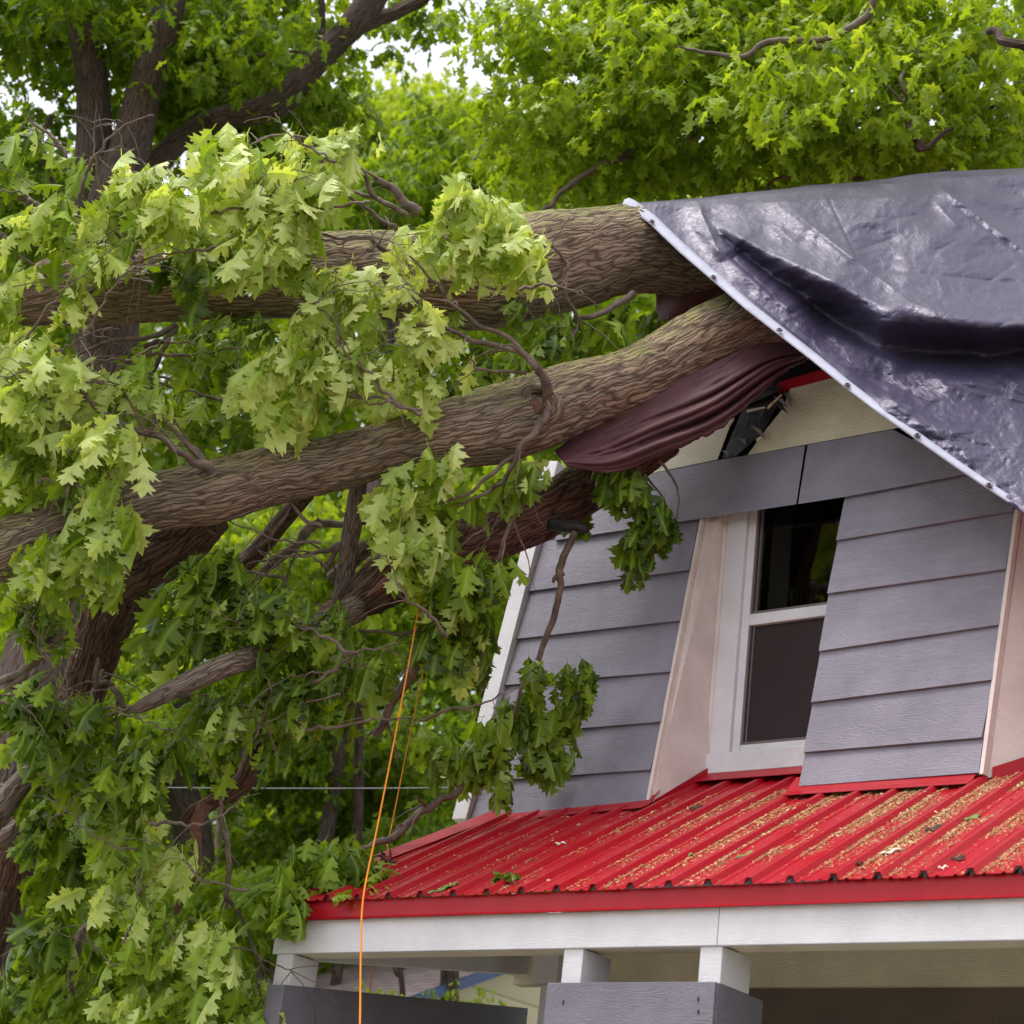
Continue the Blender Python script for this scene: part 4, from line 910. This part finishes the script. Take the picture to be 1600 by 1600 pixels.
for k, (ell, nw, tone, droop) in enumerate(LM):
    r = np.random.default_rng(900+k); area = np.array([a[2]*a[3] for a in ell], float); cnt = r.multinomial(int(nw*(.60 if tone > .6 else .37)), area/area.sum()); C_ = []
    for e, c in zip(ell, cnt):
        cx, cy_, rx, ry, d, dr = e
        for _ in range(c):
            while True:
                q = r.uniform(-1, 1, 3)
                if q @ q < 1: break
            C_.append(P(cx+q[0]*rx*.95, cy_+q[1]*ry*.9-18, d+q[2]*dr*1.3))
    C_ = np.array(C_)
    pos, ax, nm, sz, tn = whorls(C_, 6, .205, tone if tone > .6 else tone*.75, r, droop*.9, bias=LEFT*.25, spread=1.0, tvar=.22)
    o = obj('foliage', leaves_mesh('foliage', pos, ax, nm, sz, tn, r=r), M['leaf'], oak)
    tot += len(pos)
    # fine twigs linking the leaf fans to a common stem
    lst = []; cen = C_.mean(0)
    order = np.argsort(C_ @ RT)
    for j in range(1, len(order)):
        a = C_[order[j]]; prev = C_[order[max(0, j-6):j]]; b_ = prev[np.argmin(np.linalg.norm(prev-a, axis=1))]
        if np.linalg.norm(a-b_) < .5:
            st = np.linspace(0, 1, 6)[:, None]; lst.append((a*(1-st)+b_*st+np.array([0, 0, 1])*(st*(1-st))*.06+r.normal(0, .004, (6, 3)), np.linspace(.0018, .003, 6)))
    if lst: obj('twig', tubes_mesh('twig', lst, 5), M['twig'], o)
# hanging sprays in front of the clapboards and bough on the porch roof
def bough(name, label, cat, ells, nw, tone, droop, parent=None, size=.19, seed=0, stems=()):
    r = np.random.default_rng(seed); area = np.array([a[2]*a[3] for a in ells], float); cnt = r.multinomial(nw, area/area.sum()); C_ = []
    for e, c in zip(ells, cnt):
        cx, cy_, rx, ry, d, dr = e
        for _ in range(c):
            while True:
                q = r.uniform(-1, 1, 3)
                if q @ q < 1: break
            C_.append(P(cx+q[0]*rx, cy_+q[1]*ry-6, d+q[2]*dr))
    C_ = np.array(C_); pos, ax, nm, sz, tn = whorls(C_, 5, size, tone, r, droop, spread=.8, tvar=.12)
    return leaves_mesh(name, pos, ax, nm, sz, tn, r=r)
obj('foliage', bough('foliage', '', '', [(985, 740, 40, 22, 10.4, .08), (960, 780, 20, 18, 10.4, .06), (1010, 820, 38, 30, 10.4, .08), (1035, 800, 22, 22, 10.4, .06), (1000, 850, 25, 25, 10.4, .06)], 22, .10, 1.6, seed=31), M['leaf'], oak)
obj('foliage', bough('foliage', '', '', [(845, 1040, 50, 22, 10.3, .08), (890, 1050, 30, 20, 10.3, .08), (820, 1100, 45, 35, 10.3, .1), (870, 1160, 40, 35, 10.3, .1), (830, 1150, 40, 30, 10.3, .1), (890, 1100, 25, 14, 10.3, .06)], 34, .20, 1.3, seed=32), M['leaf'], oak)
obj('foliage', bough('foliage', '', '', [(770, 1180, 35, 35, 10.2, .1), (725, 1170, 40, 22, 10.2, .1), (690, 1150, 30, 25, 10.2, .1), (770, 1130, 25, 20, 10.2, .1)], 22, .3, 1.5, seed=33), M['leaf'], oak)
obj('foliage', bough('foliage', '', '', [(900, 790, 20, 20, 10.8, .05), (1280, 590, 12, 10, 10.2, .02), (1110, 680, 8, 14, 10.4, .02)], 6, .12, 1.8, seed=34, size=.16), M['leaf'], oak)
bt = empty('broken_bough', 'dense leafy green bough lying over the left corner of the red porch roof', 'branch')
obj('foliage', bough('foliage', '', '', [(500, 1345, 70, 28, 9.6, .2), (450, 1380, 50, 30, 9.4, .2), (540, 1380, 50, 28, 9.45, .15), (460, 1405, 26, 16, 9.2, .08), (560, 1330, 40, 20, 9.7, .15), (420, 1405, 30, 12, 9.3, .08)], 44, .28, .7, seed=35), M['leaf'], bt)
lst = [px_path([(600, 1312, 9.85, 5), (540, 1340, 9.7, 4), (480, 1370, 9.5, 4), (400, 1400, 9.3, 2)], 20, .01, 3), px_path([(540, 1340, 9.7, 3), (570, 1370, 9.5, 2.4), (600, 1345, 9.7, 2)], 12, .01, 4)]
obj('stem', tubes_mesh('stem', lst, 8), M['twig'], bt)
# twig debris lump at the roof edge
print('fg leaves', tot)

# ================================================================== ROPES AND CABLE
M['rope'] = plain('orange_rope', (.80, .26, .015), .6, .3, 0, .2, 200, .003)
def rope(pts, label, r0=.0042):
    q = smooth_poly(pts, 90); path = np.array([P(a, b, c) for a, b, c in q])
    o = obj('rope', tubes_mesh('rope', [(path, np.full(len(path), r0))], 8, wob=.04), M['rope']); return tag(o, label, 'rope', 'orange ropes hanging from the fallen tree')
rope([(664, 895, 10.0), (658, 930, 9.9), (625, 1110, 9.5), (590, 1290, 9.0), (568, 1400, 8.6), (564, 1480, 8.4), (563, 1560, 8.2), (562, 1640, 8.0)], 'thicker nearer orange rope running in front of the white fascia')
rope([(690, 915, 10.3), (684, 935, 10.3), (655, 1080, 10.3), (632, 1190, 10.2), (612, 1290, 10.0), (605, 1318, 9.9), (605, 1332, 9.8), (590, 1390, 9.9), (583, 1500, 9.9), (577, 1560, 9.9), (575, 1640, 9.9)], 'thinner farther orange rope that passes behind the porch corner', .0032)
M['cable'] = plain('grey_cable', (.22, .22, .23), .5)
for (a, b_, lab) in (((-100, 1198, 14.3), (900, 1228, 13.9), 'lower overhead grey cable strung behind the trees'), ((-100, 1160, 22), (900, 1195, 21), 'upper, darker overhead cable far behind the trees')):
    q = np.linspace(0, 1, 40)[:, None]; A, B = P(*a), P(*b_); A = A+(A-B)*1.; B2 = B
    path = A*(1-q)+B2*q-np.array([0, 0, .12])*(4*q*(1-q)); o = obj('overhead_cable', tubes_mesh('overhead_cable', [(path, np.full(40, .0045))], 6), M['cable']); tag(o, lab, 'cable')

# ================================================================== ROOF DEBRIS
def roofpt(x, y):
    nrm = (0, -SL, 1); return on(x, y, (0, RY, RZ+.003), nrm)
r = np.random.default_rng(77)
# sawdust: tiny chips lying in the pans
n = 70000
xs = r.uniform(.3, 4.4, n*4); ys = r.uniform(RY+.01, 1.38, n*4)
dens = .06+1.5*np.clip((xs-1.1)/1.5, 0, 1)*np.clip((ys+.25)/1.1, .06, 1)
ph = np.mod(xs-u0r, PITCHR)/PITCHR
pan = np.where((ph > .12) & (ph < .92), .30+np.exp(-((ph-.25)/.13)**2)*1.3, .03)
cl_ = np.clip((vn(xs*5.5+3, ys*2.2)+.6*vn(xs*16, ys*6)-.55)*2.6, 0.03, 1)
k = r.random(n*4) < dens*pan*cl_*1.0
xs, ys = xs[k][:n], ys[k][:n]; n = len(xs); print('sawdust', n)
phm = np.mod(xs-u0r, PITCHR); hz = np.interp(phm, [a for a, _ in prof], [h for _, h in prof])
c = np.stack([xs, ys, roofz(ys)+hz+.002], 1)
sz = r.uniform(.0022, .0055, n)*(1+(r.random(n) < .04)*1.6)
d1 = r.normal(0, 1, (n, 3)); d1[:, 2] = d1[:, 2]*.35+SL*d1[:, 1]*.8; d1 /= np.linalg.norm(d1, axis=1)[:, None]
d2 = r.normal(0, 1, (n, 3)); d2 -= d1*(d1*d2).sum(1)[:, None]; d2 /= np.linalg.norm(d2, axis=1)[:, None]
d3 = np.cross(d1, d2)
V = np.stack([c+d1*sz[:, None]*1.3, c+d2*sz[:, None]*.6, c-d1*sz[:, None]*1.2, c+d3*sz[:, None]*.6], 1).reshape(-1, 3)
b4 = (np.arange(n)*4)[:, None, None]; F = (np.array([[0, 1, 3], [1, 2, 3], [0, 2, 1], [0, 3, 2]])[None]+b4).reshape(-1, 3)
m, t, b = newmat('sawdust'); at = N(t, 'ShaderNodeAttribute', attribute_name='tone')
t.links.new(ramp(t, at.outputs['Fac'], [(0, (.07, .04, .02)), (.2, (.36, .22, .09)), (.6, (.58, .38, .18)), (1, (.74, .57, .33))]), b.inputs['Base Color']); b.inputs['Roughness'].default_value = .8
so_ = obj('sawdust', arr_mesh('sawdust', V, F, None, {'tone': np.repeat(r.random(n), 4)}, smooth=False), m); so_['kind'] = 'stuff'; so_['label'] = 'tan sawdust strewn along the ribs of the red metal roof'
# green leaf shreds, bark bits and chips
def scrap(name, x, y, mat, label, cat, L, Wd, ang, dome=.004, seed=0):
    q = roofpt(x, y); rr = np.random.default_rng(seed); nx_, ny_ = 14, 7
    U_ = np.array([1, 0, 0.]); V_ = np.array([0, 1, SL]); V_ /= np.linalg.norm(V_); Nn = np.cross(U_, V_)
    a, b_ = U_*math.cos(ang)+V_*math.sin(ang), -U_*math.sin(ang)+V_*math.cos(ang); V = []
    for sgn in (1, 0):
        for i in range(nx_):
            s_ = i/(nx_-1); wd = math.sin(math.pi*min(1, s_*.97+.02))**.6*(1+.16*rr.normal())
            for j in range(ny_):
                t2 = j/(ny_-1)*2-1; V.append(q+a*(s_-.5)*L+b_*t2*Wd*.5*wd+Nn*(.004+dome*(1-t2*t2)*sgn*(.6+.8*rr.random())+sgn*.001+.004*math.sin(s_*11)))
    k_ = nx_*ny_; i = np.arange(nx_-1)[:, None]*ny_+np.arange(ny_-1)[None]; F1 = np.stack([i, i+1, i+ny_+1, i+ny_], -1).reshape(-1, 4)
    o = obj(name, arr_mesh(name, np.array(V), np.vstack([F1, F1[:, ::-1]+k_])), mat); tag(o, label, cat); return o
M['chipw'] = plain('pale_wood_chip', (.62, .52, .45), .7, .3, 0, .2, 60)
M['shred'] = plain('wilted_leaf_shred', (.12, .18, .035), .6, .4, 0, .4, 60)
M['barkbit'] = plain('bark_bit', (.07, .035, .03), .8, .3, 0, .6, 60, .01)
ra = math.atan2(1, .2)
scrap('leaf_shred', 688, 1391, M['shred'], 'flat yellowing leaf shred low on the roof near its left end', 'leaf', .14, .05, 1.25, seed=1)
scrap('leaf_shred', 708, 1383, M['shred'], 'tip of folded green leaf touching the yellowing shred', 'leaf', .07, .03, 1.1, seed=2)
scrap('leaf_shred', 1075, 1338, M['shred'], 'small green leaf shred in a rib left of the larger one', 'leaf', .06, .03, .9, seed=3)
scrap('leaf_shred', 1168, 1336, M['shred'], 'larger green leaf shred among sawdust in the middle of the roof', 'leaf', .13, .04, 1.2, seed=4)
scrap('leaf_shred', 1520, 1279, M['shred'], 'dull green leaf shred by the dark debris on the right of the roof', 'leaf', .09, .04, 1.2, seed=5)
scrap('wood_chip', 876, 1319, M['chipw'], 'grey white wood chip on the bare left half of the roof', 'wood chip', .06, .025, .2, seed=6)
scrap('wood_chip', 1392, 1332, M['chipw'], 'long pinkish white wood chip near the roof edge', 'wood chip', .10, .025, .9, seed=7)
scrap('wood_chip', 1474, 1357, M['chipw'], 'short pale wood chip closest to the eave', 'wood chip', .04, .02, .6, seed=8)
scrap('bark_piece', 1498, 1344, M['barkbit'], 'dark bark piece beside a tan sawdust pile near the eave', 'bark', .06, .03, .9, .010, seed=9)
scrap('bark_piece', 1460, 1297, M['barkbit'], 'dark crumbled bark piece higher up on the right of the roof', 'bark', .09, .04, 1.1, .010, seed=10)
scrap('bark_piece', 1088, 1264, M['barkbit'], 'thin brown bark piece below the window flashing', 'bark', .07, .03, 1.0, .008, seed=11)
scrap('bark_piece', 1344, 1352, M['barkbit'], 'tiny dark bark piece in a pan left of the white chip', 'bark', .03, .02, 1.0, .008, seed=12)
lump = empty('leaf_clump', 'dark wad of leaves and twigs stuck on a roof rib', 'leaf clump')
q = roofpt(790, 1378); C_ = q+r.normal(0, .02, (4, 3))*np.array([1, 1, .3])+np.array([0, 0, .03])
pos, ax, nm, s_, tn = whorls(C_, 4, .07, .12, r, .1, tvar=.05); obj('leaves', leaves_mesh('leaves', pos, ax, nm, s_, tn, r=r), M['leaf'], lump)
obj('stem', tubes_mesh('stem', [(np.array([q+[.02, -.02, .01], q+[-.03, .03, .03], q+[-.07, -.02, .012]]), np.array([.004, .005, .002])), (np.array([q+[-.01, .04, .01], q+[0, .0, .045], q+[.05, .02, .02]]), np.array([.006, .008, .003]))], 6), M['barkbit'], lump)
lump = empty('leaf_clump', 'brown broken twig wad at the left edge of the red roof', 'leaf clump')
q = roofpt(608, 1352); pths = []
for k in range(9):
    a = q+r.normal(0, .03, 3)+[0, 0, .03]; b_ = a+r.normal(0, .05, 3); pths.append((np.array([a, (a+b_)/2+r.normal(0, .01, 3), b_]), np.array([.007, .006, .002])))
obj('stem', tubes_mesh('stem', pths, 6), M['barkbit'], lump)
C_ = np.array([roofpt(*p) for p in ((600, 1378), (590, 1390), (570, 1398), (548, 1405), (622, 1368))])+[0, 0, .03]
pos, ax, nm, s_, tn = whorls(C_, 4, .12, .55, r, .15, tvar=.08, upface=1.5); obj('leaves', leaves_mesh('leaves', pos, ax, nm, s_, tn, r=r), M['leaf'], lump)

# ================================================================== NEIGHBOUR HOUSE
m, t, b = newmat('mauve_shingles'); br = N(t, 'ShaderNodeTexBrick', i_Scale=1.0)
br.inputs['Color1'].default_value = (.50, .37, .385, 1); br.inputs['Color2'].default_value = (.40, .29, .31, 1); br.inputs['Mortar'].default_value = (.22, .16, .17, 1)
br.inputs['Brick Width'].default_value = .30; br.inputs['Row Height'].default_value = .14; br.inputs['Mortar Size'].default_value = .012
uvn = N(t, 'ShaderNodeUVMap'); t.links.new(uvn.outputs[0], br.inputs['Vector']); t.links.new(br.outputs[0], b.inputs['Base Color']); b.inputs['Roughness'].default_value = .9; M['shingle'] = m
nb = empty('neighbour_house', 'small cream-sided house with mauve shingle roof and blue rake trim beyond the porch', 'house')
R0 = P(985, 1437, 21.0)                      # near end of the ridge
rd = -RT*.75+FW*.65; rd[2] = 0; rd /= np.linalg.norm(rd)
ou = np.array([rd[1], -rd[0], 0.]); 
if ou @ (-RT) < 0: ou = -ou                  # out = towards the visible slope
if (R0+ou)@FW > R0@FW: ou = -ou
k_ = 6.0; Lh = 3.7
def nbp(a, o_, z): return R0+rd*a+ou*o_+np.array([0, 0, z])
pts = [nbp(0, 0, 0), nbp(Lh, 0, 0), nbp(Lh+1.6, 3.4, -1.5), nbp(0, 3.4, -1.5)]
V = np.array(pts+[p+np.array([0, 0, -.08]) for p in pts]); uvv = np.array([(0, 3.9), (Lh, 3.9), (Lh+1.6, 0), (0, 0)]*2)
F = np.array([[0, 1, 2, 3], [7, 6, 5, 4], [0, 3, 7, 4], [1, 0, 4, 5], [2, 1, 5, 6], [3, 2, 6, 7]])
obj('roof', arr_mesh('roof', V, F, uvv, smooth=False), M['shingle'], nb)
mb = MB(); mb.slab([nbp(0, 0, 0), nbp(Lh, 0, 0), nbp(Lh, -3.4, -1.5), nbp(0, -3.4, -1.5)], (0, 0, -.08)); mb.build('back_roof', M['shingle'], nb)
mb = MB(); e = -.02
mb.slab([nbp(-.0, 0, .03), nbp(0, 3.5, -1.54), nbp(0, 3.5, -1.64), nbp(0, 0, -.09)], -rd*.05); mb.slab([nbp(0, 0, .03), nbp(0, -3.5, -1.54), nbp(0, -3.5, -1.64), nbp(0, 0, -.09)], -rd*.052)
mb.build('rake_trim', plain('blue_trim', (.035, .07, .19), .5), nb)
m, t, b = newmat('cream_vinyl'); wv = N(t, 'ShaderNodeTexWave', i_Scale=1.35, bands_direction='Z', wave_profile='SAW'); t.links.new(mapping(t, 'Object', (1, 1, 1)), wv.inputs[0])
t.links.new(ramp(t, wv.outputs[0], [(0, (.30, .22, .12)), (.12, (.62, .50, .32)), (1, (.68, .56, .38))]), b.inputs['Base Color']); bump(t, wv.outputs[0], b, .6, .03)
mb = MB(); zz = -R0[2]
mb.slab([nbp(.25, 0, -.15), nbp(.25, 3.0, -1.5), nbp(.25, 3.0, zz), nbp(.25, -3.0, zz), nbp(.25, -3.0, -1.5)], rd*2.6); mb.build('wall', m, nb)

# ================================================================== STANDING TREES
def tree(name, label, stems, clumps, nleaf, lsize, tone, mat, bmat, droop=.7, seed=0, group=None, per=5, tvar=.18, base=None, limbs=(), simple=True, twigs=40):
    """stems/limbs: px polylines (x,y,d,rpx); clumps: (cx,cy,rx,ry,d,depth)"""
    r = np.random.default_rng(seed); T_ = empty(name, label, 'tree', group=group)
    for k, st in enumerate(stems):
        p, rad = px_path(st, 40)
        if base is not None:      # carry the stem down to the ground
            i_low = 0 if p[0, 2] < p[-1, 2] else -1; a = p[i_low]; g_ = np.array([a[0]*.97+base[0]*.03 if len(base) > 1 else a[0], a[1], -.1]); q = np.linspace(0, 1, 14)[1:, None]
            ext = a*(1-q)+g_*q; er = rad[i_low]*(1+.35*q[:, 0])
            if i_low == 0: p = np.vstack([ext[::-1], p]); rad = np.concatenate([er[::-1], rad])
            else: p = np.vstack([p, ext]); rad = np.concatenate([rad, er])
        V, F, U = tube_arrays(p, rad, 28, wob=.08, seed=seed+k, barkd=.006)
        obj('trunk', arr_mesh('trunk', V, F, U), bmat, T_)
    for k, st in enumerate(limbs):
        p, rad = px_path(st, None, .015, seed+k); obj('branch', tubes_mesh('branch', [(p, rad)], 8, wob=.1), M['bark_far'] if rad.max() > .03 else M['twig'], T_)
    area = np.array([c[2]*c[3] for c in clumps], float); C_ = []; W_ = []
    ncl = max(len(clumps), int(nleaf/per/9)); sub = r.choice(len(clumps), ncl, p=area/area.sum())
    for s_ in sub:
        cx, cy_, rx, ry, d, dr = clumps[s_]
        while True:
            q = r.uniform(-1, 1, 3)
            if q @ q < 1: break
        c = np.array([cx+q[0]*rx, cy_+q[1]*ry, d+q[2]*dr]); tb = r.normal(0, .12)
        m_ = r.poisson(9)+2; 
        off = r.normal(0, 1, (m_, 3))*np.array([1, 1, .38])*lsize*1.7; cc = P(*c)+off; C_.append(cc); W_ += [tone+tb]*m_
    C_ = np.vstack(C_)
    pos, ax, nm, sz, tn = whorls(C_, per, lsize, np.array(W_), r, droop, spread=1.0, tvar=tvar, upface=1.0)
    obj('crown', leaves_mesh('crown', pos, ax, nm, sz, tn, simple=simple, r=r), mat, T_)
    return T_
# big oak behind on the left: three leaning stems
tree('oak_tree', 'tall oak at upper left with three brown stems rising from one base',
     [[(150, 560, 17.5, 34), (148, 290, 17, 31), (146, 180, 17, 27), (138, 90, 17, 25), (118, 0, 17, 24), (100, -120, 17, 22)],
      [(165, 560, 17.3, 40), (172, 330, 16.8, 36), (200, 240, 16.8, 32), (222, 160, 16.8, 27), (245, 80, 16.8, 25), (266, 0, 16.8, 24), (290, -130, 17, 20)],
      [(180, 560, 17.5, 36), (200, 330, 17.2, 30), (260, 240, 17.2, 20), (330, 190, 17.2, 19), (430, 165, 17, 22), (485, 105, 17, 21), (535, 55, 17, 21), (580, 0, 17, 24), (640, -120, 17, 20)]],
     [(60, 60, 120, 110, 18.0, 1.8), (330, 60, 160, 90, 18.0, 1.8), (40, 260, 110, 90, 18.8, 1.4), (330, 170, 160, 60, 19.0, 1.3), (480, 130, 110, 60, 18.5, 1.5), (200, -40, 300, 60, 17.5, 2.2), (490, 30, 70, 45, 18.5, 1.5), (610, 10, 70, 22, 18, 1.0), (90, 380, 120, 70, 19, 1.2), (430, 240, 100, 60, 19.5, 1.0)], 12500, .17, .26, M['leaf_far'], M['bark_far'], seed=41, base=(0,), tvar=.2,
     limbs=[[(540, 50, 17, 18), (600, 25, 17.2, 13), (655, 0, 17.3, 12), (700, -40, 17.4, 10)], [(502, 60, 17.2, 7), (502, 20, 17.2, 6), (500, -40, 17.2, 5)], [(172, 75, 17, 6), (210, 85, 17.5, 4), (300, 80, 17.6, 3)], [(380, 100, 17.5, 3), (420, 82, 17.5, 3), (500, 82, 17.6, 2)], [(80, 180, 18, 5), (60, 230, 18, 5), (90, 300, 18, 4)]])
# oak on the right behind the roof
tree('oak_tree', 'bright green oak filling the upper right behind the tarp',
     [[(1430, 330, 16.5, 22), (1432, 190, 16.5, 20), (1425, 110, 16.5, 19), (1415, 0, 16.5, 18), (1400, -150, 16.5, 15)], [(1592, 330, 17, 14), (1592, 200, 17, 14), (1600, 80, 17, 13), (1610, -50, 17, 12)], [(1128, 330, 18, 20), (1128, 180, 18, 18), (1152, 150, 18, 16), (1150, 0, 18, 14)]],
     [(935, 70, 120, 80, 15.0, 1.3), (1080, 60, 160, 80, 14.5, 1.3), (1300, 70, 160, 80, 14.2, 1.3), (1500, 70, 150, 90, 14.2, 1.3), (870, 190, 80, 55, 15.3, 1.2), (810, 50, 50, 55, 15.3, .8), (1000, 220, 120, 60, 14.8, 1.2), (1200, 230, 130, 50, 14.2, 1.0), (1380, 200, 140, 60, 14.2, 1.0), (1540, 200, 110, 60, 14.5, 1.2), (1230, 140, 100, 50, 12.95, .9), (920, 270, 120, 40, 15.2, 1.0), (1200, 290, 300, 30, 15, 1.0), (1300, -40, 400, 60, 15, 1.6), (1060, 140, 120, 50, 16.5, 1)], 14500, .15, .6, M['leaf_far'], M['bark_far'], seed=42, base=(0,), tvar=.2,
     limbs=[[(1368, -5, 12.9, 6), (1350, 28, 12.9, 7), (1290, 60, 12.9, 6), (1200, 68, 12.9, 6), (1165, 88, 12.9, 5), (1100, 82, 12.9, 3), (1060, 72, 12.9, 2)], [(1300, 75, 12.9, 6), (1265, 76, 12.9, 5), (1258, 80, 12.9, 2)],
            [(1150, 190, 14, 5), (1098, 192, 14, 5), (1078, 218, 14, 3.5)], [(1148, 192, 14.2, 4), (1200, 188, 14.3, 4)], [(1440, 125, 14.2, 8), (1400, 150, 14.1, 8), (1370, 180, 14, 6), (1320, 200, 14, 3)], [(1440, 125, 14.2, 8), (1480, 145, 14.1, 8), (1560, 170, 14, 4)], [(1425, 80, 14, 3), (1408, 120, 12.95, 3), (1412, 160, 12.95, 2.5), (1385, 130, 12.95, 2)], [(1420, 190, 12.95, 4), (1432, 222, 12.95, 7), (1440, 232, 12.95, 6), (1490, 200, 12.95, 3)],
            [(1480, 270, 14, 6), (1445, 262, 14, 6), (1400, 275, 14, 4)], [(1350, 278, 14, 4), (1280, 276, 14, 4), (1210, 280, 14, 3), (1200, 298, 14, 2.5)], [(990, 235, 14.2, 5), (900, 285, 14.2, 4.5), (860, 320, 14.2, 4), (845, 332, 14.2, 3)], [(985, 250, 14.2, 4), (930, 260, 14.2, 3.5), (880, 300, 14.2, 3)], [(1000, 190, 14.3, 4), (900, 200, 14.4, 4), (840, 190, 14.6, 2)], [(1545, 50, 12.2, 6), (1580, 70, 12, 8), (1640, 90, 12, 9)]])
tree('lime_tree', 'sunny yellow-green tree in the gap at top centre', [[(640, 420, 34, 12), (640, 230, 34, 10), (640, 150, 34, 6)]],
     [(620, 230, 80, 60, 33, 2), (560, 210, 50, 50, 33, 2), (700, 250, 70, 55, 33.5, 2), (640, 180, 60, 30, 33.5, 2), (740, 210, 40, 50, 34, 2), (760, 290, 80, 50, 34, 2), (560, 290, 90, 40, 34, 2), (680, 320, 100, 50, 34, 2), (880, 250, 120, 70, 35, 2)], 15000, .24, .6, M['leaf_lime'], M['bark_far'], seed=43, base=(0,))
tree('maple_tree', 'mid green tree just above the middle of the upper trunk', [[(620, 600, 22, 10), (600, 330, 22, 7)]],
     [(600, 300, 70, 35, 22, 1.2), (660, 260, 60, 40, 22.5, 1.2), (720, 280, 50, 50, 22.5, 1), (560, 340, 70, 30, 22, 1), (700, 200, 40, 40, 23, 1)], 3200, .17, .35, M['leaf_far'], M['bark_far'], seed=44, base=(0,))
tree('maple_tree', 'bright green young tree seen under the lower trunk', [[(560, 1300, 20, 8), (560, 900, 20, 7), (540, 820, 20, 4)]],
     [(470, 850, 120, 60, 20, 1.4), (620, 860, 90, 60, 20, 1.2), (420, 930, 100, 60, 20.5, 1.2), (560, 960, 90, 50, 20, 1), (90, 1000, 100, 80, 21, 1.2), (790, 800, 60, 90, 20.5, 1), (330, 860, 60, 40, 20, 1), (780, 900, 50, 100, 21, 1)], 8500, .19, .8, M['leaf_far'], M['bark_far'], seed=45, base=(0,))
tree('oak_tree', 'dark trunked oak standing at the lower left edge behind hanging leaves', [[(60, 1700, 19, 22), (55, 1500, 19, 20), (60, 1200, 19, 16), (90, 900, 19, 14)]],
     [(60, 1400, 130, 90, 18, 1.5), (200, 1500, 130, 90, 18.5, 1.5), (60, 1560, 130, 60, 18, 1.5), (330, 1400, 90, 60, 19, 1), (120, 1150, 150, 90, 20, 1.5), (30, 800, 90, 120, 20, 1)], 8000, .19, .5, M['leaf_far'], M['bark_far'], seed=46, base=(0,))
tree('oak_tree', 'dim oak with a forked trunk between the hanging stub and the porch', [[(312, 1640, 20, 30), (308, 1400, 20, 29), (300, 1300, 20, 32), (285, 1240, 20, 26), (270, 1100, 20, 18)]],
     [(330, 1130, 160, 90, 21, 1.5), (520, 1180, 130, 80, 21.5, 1.5), (660, 1180, 90, 90, 22, 1.5), (380, 1330, 90, 50, 22.5, 1.2), (530, 1290, 120, 60, 23, 1.2)], 8500, .18, .22, M['leaf_far'], M['bark_far'], seed=47, base=(0,))
tree('pale_barked_tree', 'slim tree with a pinkish trunk right of the forked oak', [[(340, 1640, 23, 15), (342, 1450, 23, 14), (348, 1330, 23, 13), (352, 1200, 23, 11)]],
     [(420, 1230, 120, 60, 24, 1.5), (600, 1250, 120, 60, 24.5, 1.5)], 2600, .2, .3, M['leaf_far'], plain('pink_bark', (.33, .22, .19), .8, .2, 0, .3, 12, .01), seed=48, base=(0,))
tree('sapling', 'grey stemmed sapling in front of the neighbour roof', [[(630, 1640, 17, 6), (628, 1540, 17, 5), (622, 1500, 17, 4)]],
     [(575, 1548, 35, 8, 16.8, .2), (720, 1555, 40, 8, 18, .3), (835, 1560, 10, 12, 17, .2)], 60, .085, .8, M['leaf_far'], M['bark_far'], seed=49, base=(0,), limbs=[[(628, 1530, 17, 3), (600, 1500, 17, 2.5), (570, 1490, 17, 2)], [(626, 1515, 17, 3), (650, 1498, 17, 2)]])
tree('oak_tree', 'thick dark trunk beside the blue rake of the neighbour house', [[(702, 1700, 18.5, 16), (702, 1540, 18.5, 15), (705, 1440, 18.5, 15), (708, 1300, 18.5, 13)]],
     [(690, 1330, 120, 60, 20, 1.2), (640, 1450, 100, 30, 21, 1.2), (420, 1460, 120, 50, 21.5, 1.5)], 3200, .18, .3, M['leaf_far'], M['bark_far'], seed=50, base=(0,))
# far woodland that reads as one mass
r = np.random.default_rng(60); nW = 42000
az_x = r.uniform(-500, 2100, nW); yy = r.uniform(-150, 2100, nW); 
top = 235+30*np.sin(az_x/130)+25*np.sin(az_x/57+2)
gap = np.exp(-((az_x-690)/120)**2)*-0
k = yy > top; az_x, yy = az_x[k], yy[k]; 
C_ = np.array([P(a, b_, c) for a, b_, c in zip(az_x, yy, r.uniform(40, 56, len(yy)))]); C_ = C_[C_[:, 2] > .3]
cl_t = .25+.35*vn(C_[:, 0]/3.5+50, C_[:, 2]/3+20)+.15*(C_[:, 2] > 16)
pos, ax, nm, sz, tn = whorls(C_, 3, .62, cl_t, r, .6, spread=1.1, tvar=.15, upface=1.2)
wd = obj('woodland', leaves_mesh('woodland', pos, ax, nm, sz, tn, simple=True, r=r), M['leaf_far']); wd['kind'] = 'stuff'; wd['label'] = 'far-off green woodland behind every tree and house'
print('woodland', len(pos))
